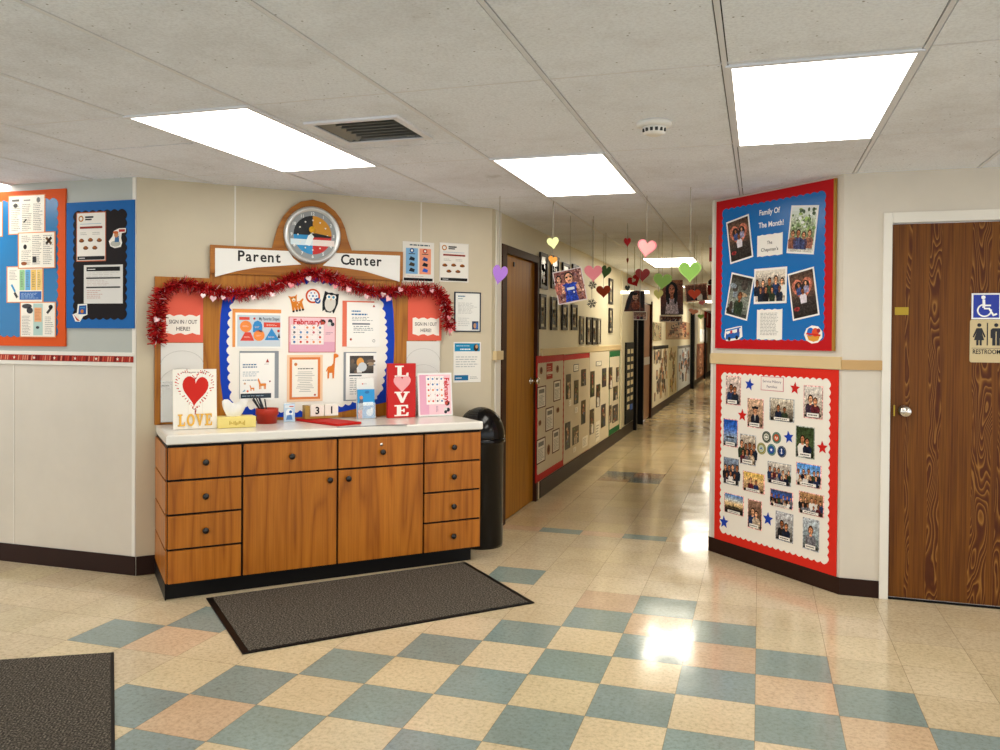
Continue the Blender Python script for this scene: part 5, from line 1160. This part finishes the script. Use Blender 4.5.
for q, lb in (((204,295,216,335),'small caption slip at left on the second corridor board'),((234,330,248,370),'small caption slip at centre on the second corridor board'),((226,530,240,565),'small caption slip at the bottom of the second corridor board'),((272,475,298,540),'white text slip at the lower right corner of the second corridor board')): lsheet(q,lb,'plain',9,'caption_slip','paper slip',b2)
b3 = 'photos on the plain white corridor board'
lsheet((340,100,367,135),'framed title card at the top of the plain white corridor board','card',10,'card','card',b3)
for i, (q, lb) in enumerate((((312,150,333,290),'photo at upper left of the plain white corridor board'),((371,135,392,240),'photo at upper right of the plain white corridor board'),((341,215,361,340),'photo in the middle of the plain white corridor board'),((309,340,331,475),'photo at lower left of the plain white corridor board'),((366,315,388,440),'photo at lower right of the plain white corridor board'))): lsheet(q,lb,'photo',80+i,'photo','photo',b3)
lsheet((338,400,358,510),'text sheet at the bottom of the plain white corridor board','plain',11,'caption_slip','paper slip',b3)
b4 = 'photos on the green-bordered board'
for i, (q, lb) in enumerate((((404,130,422,250),'photo at upper left of the green-bordered board'),((441,130,454,215),'photo at upper right of the green-bordered board'),((426,225,449,305),'photo in the middle of the green-bordered board'),((404,320,418,420),'photo at lower left of the green-bordered board'),((422,318,450,415),'photo at lower right of the green-bordered board'))): lsheet(q,lb,'photo',90+i,'photo','photo',b4)
# black card rack
s0, z1 = L.uv(625,342.5,.002); s1 = L.uv(632.8,342.5,.002)[0]; s1 = min(s1,9.6); z0 = .17
o = thing('card_rack','tall black rack with two columns of small cards beside the dark doorway','card rack',L.at((s0+s1)/2,0,.002),L.rz); w = s1-s0
M3('#0a0c10').box(-w/2,w/2,-.02,0,z0,z1).build('panel','print',o)
for k in range(8):
    for j in range(2):
        if k == 7 and j: continue
        zc = z1-.13-k*.115; g = M3('#e6d9b4').box(-.1,.1,-.026,-.02,-.033,.033).build('card','print',o); g.location=(-w*.22+j*w*.44,0,zc)
M3('#2a62c0').box(.02,.22,-.03,-.02,z0+.18,z0+.26).build('blue_tag','paint',o)
# things farther down
def wallpanel(x0,x1,yt,yb,name,label,cat,base,draw,off=.002,mat='print'):
    """yt and yb read at the left end x0"""
    s0, z1 = L.uv(x0,yt,off); z0 = max(.16,L.uv(x0,yb,off)[1]); s1 = L.uv(x1,yt,off)[0]; c = Cv(s1-s0,z1-z0,base,.012); draw(c)
    return c.build(name,L,(s0+s1)/2,(z0+z1)/2,off,label,cat,mat=mat)
def collage(cols,n,seed,top=None):
    def f(c):
        r = random.Random(seed)
        for i in range(n):
            x, y = r.uniform(.04,.86), r.uniform(.05,.8); c.rect(x,y,x+r.uniform(.06,.13),y+r.uniform(.12,.24),r.choice(cols),1+.05*i)
            c.ell(x+.05,y+.1,.03,.05,r.choice(SKIN+HAIR),1+.05*i+.02)
        if top: c.rect(0,.94,1,1,top,20)
    return f
wallpanel(652.3,667.5,346,413,'bulletin_board','far white board with a black top strip and rows of pictures','bulletin board','#d3cbb8',collage(['#5a4a3a','#8a7a60','#3a3430','#b09a70','#6a6058'],40,1,'#0e0e10'))
wallpanel(668.3,676,347,402,'bulletin_board','far cream board covered in yellow and brown pictures','bulletin board','#d9cda8',collage(['#c9b070','#8a7040','#6a5a40','#e6dcb8','#4a3e30'],26,2))
wallpanel(677.5,689.8,346,394,'bulletin_board','far board of bluish pictures just before the black post','bulletin board','#bcc0c4',collage(['#4a5a78','#2a3a5a','#7a8698','#c9d0d8','#3a3434','#8a6a50'],40,3,'#6a6a68'))
wallpanel(696.5,707,344,389,'bulletin_board','reddish-brown board past the black post','bulletin board','#8a5a44',collage(['#6a3a2a','#a87058','#4a2a20','#c09a80'],30,4))
wallpanel(653,661,322,340.5,'picture_row','dark pictures above the far white board','pictures','#8f8468',collage(['#3a3228','#5a4e3c','#2a241e'],16,5))
wallpanel(666,689.5,318,339.5,'picture_row','reddish-brown picture strip high on the far corridor wall','pictures','#a88a6a',collage(['#7a3020','#5a2a1c','#8a4a34','#3a2018','#c0a080'],44,6))
wallpanel(699.5,707.5,329,342,'white_panel','bright white panel above the reddish-brown board','panel','#eef0f2',lambda c:None)
wallpanel(704.5,711.5,310,327,'red_banner','red banner high at the far end of the corridor','banner','#a81414',lambda c:c.rect(.3,.1,.45,.9,'#e8d8d0',1))
for x0, x1, nm, lb, mt_ in ((690.3,693.6,'door_5','b','black'),):
    s0 = L.uv(x0,345)[0]; s1 = L.uv(x1,345)[0]
    o = M3('#0c0b0b').box(s0,s0+.35,-.10,-.001,0.001,2.1).build('trim_14','black',kind='structure'); o.location = L.at(0,0); o.rotation_euler=(0,0,L.rz)
o = M3('#0c0b0b').box(26.2,26.5,-.06,-.001,0.001,2.1).build('trim_15','black',kind='structure'); o.location = L.at(0,0); o.rotation_euler=(0,0,L.rz)
gd = M3('#dfe8ee').box(21.3,23.2,-.006,-.001,.1,2.05).build('door_5','white',kind='structure'); gd.location=L.at(0,0); gd.rotation_euler=(0,0,L.rz)
# slim white light fixture on the wall
p = above(621,291,L.at(L.uv(621,291)[0],0)); sl_ = M3().box(0,.38,-.05,.05,-.02,.02).build('strip_light',newmat('strip light tube','#fffbe8',.4,emis='#fff4da',es=2.2)); sl_.location=(p.x+.005,p.y,p.z-.02); setp(sl_,'short glowing white strip light reaching out from the corridor wall','light')
# red and silver foil decoration at the corridor corner
# ================================================================== HANGING HEARTS AND PHOTOS
def hang(name,label,cat,group,px,py,topx,topy,build,extra=0,Y=None,face=None):
    """string fixed to the ceiling where it is seen to start; the piece hangs straight below"""
    if Y is None: q = at_z(topx,topy,H)
    else:
        d = ray(topx,topy); q = CAM+d*((Y-CAM.y)/d.y)
    p = above(px,py,q); p = Vector((q.x,q.y,p.z)); o = thing(name,label,cat,tuple(p),0,group)
    d = (p.xy-CAM.xy).normalized(); o.rotation_euler.z = math.atan2(d.y,d.x)-PI/2+(face or 0)
    u = p-CAM; k = u.dot(FW)/F_PX
    topz = build(o,k); 
    M3('#9a958a').tube([(0,0,topz),(0,0,H-p.z-.001)],.0016,5).build('string','string',o)
    return o
def heart_part(o,k,w,h,col,z=0,x=0,rot=0,y=0,squash=1,edge=None,name='heart',th=.004):
    W_, H_ = w*k, h*k; co, si = math.cos(rot), math.sin(rot)
    pts = [(p_*W_*1.0, q_*H_*.96) for p_, q_ in heart_pts(32)]; pts = [(x*k+p_*co-q_*si, z*k+p_*si+q_*co) for p_, q_ in pts]
    g = M3(col); g.prism(pts,y+th/2,y-th/2)
    if edge:
        g.color(edge); g.prism([(x*k+(p_-x*k)*.86, z*k+(q_-z*k)*.86+.001) for p_, q_ in pts],y+th*.6,y-th*.6)
    g.build(name,'print',o); return z*k+H_*.3
GH = 'paper hearts hanging along the corridor'
def hh(label,px,py,w,h,col,top,rot=0,edge=None,more=(),face=0,Y=None):
    def b(o,k):
        t_ = heart_part(o,k,w,h,col,rot=rot,edge=edge)
        for q in more: pass
        return t_
    return hang('hanging_heart',label,'hanging heart',GH,px,py,top[0],top[1],b,face=face,Y=Y)
hh('purple paper heart hanging in front of the hall door edge',499,275.5,15,22,'#9a6cc0',(500,196),rot=-.2)
hh('pale yellow-green paper heart hanging above the small orange heart',553,243.5,12,13,'#dfe6a0',(553.5,201),rot=.15)
hh('small orange paper heart below the pale yellow-green heart',552.3,260.5,9,9.5,'#eda04a',(553,203),rot=-.2)
hh('pink paper heart hanging right of the photo of a child in blue',593.3,274.0,18,18.5,'#ea8c96',(593.7,216))
hh('dark green paper heart seen nearly edge-on behind the pink heart',606.3,272.5,10,14.5,'#4b6b3c',(606,232.5),rot=-.25)
hh('brown-red paper heart below the dark green heart',604,292,14.5,13.5,'#a8401c',(604,234),rot=.05)
hh('small red paper heart on the leftmost long dark string',627,242.5,7,10,'#b5242c',(627.6,223))
hh('tiny dark heart low on a long string beside the red hearts',627.5,288.5,5,7,'#3a3f3a',(628,226))
hh('narrow dark red heart turned edge-on below the small red heart',627.4,261,2.2,7,'#6a2420',(627.9,224.5))
hh('large pink heart with a pale left side, hanging highest in the corridor',646.2,249,19,20,'#e9808a',(647,195.5),rot=-.15,edge='#f0a8a6')
hh('rose red paper heart in front of a bright red heart',643,275.5,14.5,14.5,'#c4545c',(642.8,240))
def b_(o,k):
    t_ = heart_part(o,k,13,13,'#b81a20',rot=.5); heart_part(o,k,4,5,'#d8c8b0',x=-1,z=1,y=-.004,rot=-.5,name='pale_patch'); return t_
hang('hanging_heart','bright red heart with a pale patch, tucked behind the rose red heart','hanging heart',GH,636.8,281.5,634.7,246,b_)
hh('lighter green paper heart left of the hanging photo of a girl',663,282,18.5,18,'#9cc468',(662.9,222),rot=-.1,edge='#8fb95e')
hh('largest green paper heart hanging right of the photo of a girl',691.8,272.5,22.5,23,'#a4cc70',(690.8,187),edge='#8dbb5a')
hh('pale yellow paper heart partly behind the photo of a girl',660,295,9.5,11,'#e8e690',(659,236),Y=4.2)
hh('orange-red paper heart over the sideways hanging photo',695.3,294.8,12.5,11.5,'#e0573c',(695,231))
hh('small pink paper heart below the orange-red heart',703,303,7,5.5,'#e88a90',(703,243),rot=.3)
hh('peach paper heart below the sideways hanging photo',694.5,312,9.5,6.5,'#eba07c',(694,242),rot=-.2)
hh('small green paper heart low beside the peach heart',701.5,317,6,6,'#93c060',(701.5,247))
def flake(o, k, r_px):
    R_ = r_px*k; g = M3('#4d4f4a')
    for q in range(6):
        a = q*PI/3+.2; c_, n_ = math.cos(a), math.sin(a)
        for (p_, q_, r_, t_, wd_) in ((0,0,1,0,.08),(.5,0,.78,.3,.07),(.5,0,.78,-.3,.07),(.28,0,.5,.2,.06),(.28,0,.5,-.2,.06)):
            a0 = Vector((p_*c_-q_*n_, p_*n_+q_*c_)); a1 = Vector((r_*c_-t_*n_, r_*n_+t_*c_)); e = (a1-a0).normalized(); nn = Vector((-e.y,e.x))*wd_
            g.poly([(v.x*R_, -.0003*q, v.y*R_) for v in (a0-nn, a1-nn, a1+nn, a0+nn)])
    g.build('snowflake','print',o); return R_*.9
hang('hanging_snowflake','dark paper snowflake hanging below the pink heart','snowflake','hanging paper snowflakes',591,303.5,592.5,219,lambda o,k: flake(o,k,5))
hang('hanging_snowflake','small dark paper snowflake half hidden by the pink heart','snowflake','hanging paper snowflakes',592.5,285,593.2,220,lambda o,k: flake(o,k,4.5))
GP = 'cut-out photos hanging in the corridor'
def hphoto(label,q,top,kind,seed,bg=None,border='#d8cfc4',shape=None,extra=None,Y=None):
    cx_ = sum(a for a,b in q)/4; cy_ = sum(b for a,b in q)/4
    def b(o,k):
        e = Vector(q[1])-Vector(q[0]); f = Vector(q[0])-Vector(q[3]); w, h = e.length*k, f.length*k; a = w/h
        c = Cv(w,h,border,.0015,outline=shape); 
        if extra: extra(c)
        else: photo(c,(.05,.05*a,.95,1-.05*a),kind,seed,bg)
        g = c.build('print',parent=o,mat='photo'); g.rotation_euler=(0,math.atan2(e.y,e.x),0)
        return h*.45
    return hang('hanging_photo',label,'hanging photo',GP,cx_,cy_,top[0],top[1],b,Y=Y)
def boy(c):
    c.rect(.03,.03,.97,.97,'#8a5a50',1)
    r = random.Random(3)
    for i in range(60): c.ell(r.uniform(.06,.94),r.uniform(.06,.94),r.uniform(.03,.07),r.uniform(.02,.06),r.choice(['#6a3a3a','#a87a70','#c9a89a','#5a3034','#8a6468']),1.2+.02*i)
    c.region(.0,.0,1,1); person(c,.16,.3,.6,r,3,clo='#b0685a',skin='#d9a584')
    c.poly([(.27,.04),(.72,.04),(.68,.34),(.78,.56),(.62,.6),(.42,.6),(.24,.56),(.33,.34)],'#1f3fae',5)
    c.poly([(.24,.56),(.18,.3),(.28,.3),(.33,.5)],'#d9a88e',5.2); c.poly([(.78,.56),(.86,.28),(.76,.28),(.7,.5)],'#d9a88e',5.2)
    c.rect(.38,.38,.64,.46,'#dfe4f0',6); c.rect(.44,.58,.58,.68,'#c9906c',6); c.ell(.51,.78,.16,.15,'#22160f',6.2); c.ell(.51,.74,.13,.15,'#d5a080',6.6); c.rect(.4,.74,.48,.79,'#1c1412',7); c.rect(.54,.74,.62,.79,'#1c1412',7); c.rect(.46,.65,.56,.67,'#8a3c34',7); c.circ(.6,.3,.03,'#e8e8f0',7)
hphoto('hanging photo of a child in a blue sports shirt',((551.3,272.3),(579.9,266.4),(586.5,300),(557,305)),(570.5,216),'portrait',1,border='#e4d8dc',extra=boy)
def girl(c):
    bands(c,['#8a5a40','#6a3a28','#3a2018']); c.region(0,0,1,1); c.ell(.5,.72,.27,.24,'#120c0a',3); c.rect(.24,.42,.76,.72,'#120c0a',3); c.poly([(.2,.03),(.8,.03),(.74,.36),(.62,.48),(.38,.48),(.26,.36)],'#b9aeb8',4); c.rect(.43,.45,.57,.58,'#a8684a',4.2); c.ell(.5,.72,.13,.155,'#b5775a',4.6)
    c.rect(.41,.74,.47,.77,'#1a100c',5); c.rect(.53,.74,.59,.77,'#1a100c',5); c.rect(.45,.62,.55,.64,'#8a2c2c',5); c.ell(.34,.4,.06,.1,'#120c0a',5); c.ell(.66,.4,.06,.1,'#120c0a',5)
hphoto('hanging photo of a girl with long dark hair in a pale dress',((664,280.5),(686,280),(685.5,314.5),(663.5,315)),(672.3,243),'portrait',2,extra=girl)
def fold(c): c.poly([(.3,.96),(.98,.94),(.94,.1),(.06,.08)],'#5a3020',1); c.poly([(.3,.96),(.5,.98),(.2,.1),(.06,.08)],'#1a1210',2); c.poly([(.74,.96),(.98,.94),(.94,.1),(.8,.3)],'#20140f',2); c.ell(.55,.7,.14,.17,'#c8a088',3); c.ell(.52,.84,.13,.08,'#1a100c',3.4); c.rect(.48,.6,.62,.63,'#4a241c',4); c.ell(.58,.3,.24,.2,'#8a4428',3); c.poly([(.5,.42),(.66,.42),(.6,.56)],'#a87058',4)
hphoto('hanging photo shaped like a cloak with a face near its top',((626.5,290.5),(647,290.5),(647,311.5),(625.5,311.5)),(634.9,246.5),'portrait',3,border='#4a2818',shape=[(0,0),(1,.03),(.98,.98),(.6,1),(.3,.96),(.12,.5)],extra=fold)
hphoto('small bordered photo of two people in white below the cloak-shaped photo',((633,311.3),(646.5,311.5),(646.3,320),(633,320)),(640.5,249),'pair',4,['#6a5040','#8a6a58','#a89080'],'#e0d6c4',Y=4.6)
hphoto('sideways hanging photo of two dark-haired people',((686,284.8),(708,282.7),(708,301),(686.5,302.2)),(697,235),'pair',5,['#7a4a34','#5a3424','#3a2218'],'#c9a890')
hphoto('hanging strip photo with dark red figures under the photo of a girl',((663,315.2),(685.5,315.6),(686,322.5),(663,322)),(671.5,249),'group',6,['#5a3024','#3a1c18','#6a2a20'],'#d8c8b8')
def foil(o,k):
    heart_part(o,k,6.5,14,'#c9ccd0',z=7,name='silver_foil'); 
    g = M3('#b01a1a'); g.box(-2.6*k,2.6*k,-.004,.004,-14*k,0); g.build('red_tail','foil',o); return 11*k
hang('hanging_decoration','silver and red foil decoration hanging at the edge of the diagonal wall','decoration',None,712.2,247.5,712.2,226,foil,Y=4.0)
hang('hanging_decoration','dark red hanging decoration right of the sideways photo','decoration',None,711.2,290,711,240,lambda o,k: (M3('#7a1c18').box(-3*k,3*k,-.003,.003,-5*k,5*k).build('red_card','print',o), M3('#20140f').lathe([(0,5*k),(2.2*k,6*k),(2.4*k,9*k),(0,11*k)],10).build('dark_ball','paint',o,fix=True), 10*k)[2],Y=5.6)
# ================================================================== LIGHT
w = bpy.data.worlds.new('world'); SC.world = w; w.use_nodes = True
w.node_tree.nodes['Background'].inputs[0].default_value = (.93,.965,1.0,1); w.node_tree.nodes['Background'].inputs[1].default_value = 1.6
SC.view_settings.view_transform = 'Standard'; SC.view_settings.look = 'None'; SC.view_settings.exposure = .2; SC.view_settings.gamma = 1
SC.cycles.max_bounces = 8; SC.cycles.diffuse_bounces = 5; SC.cycles.glossy_bounces = 4; SC.cycles.transparent_max_bounces = 8
SC.cycles.sample_clamp_indirect = 6; SC.cycles.caustics_reflective = False; SC.cycles.caustics_refractive = False
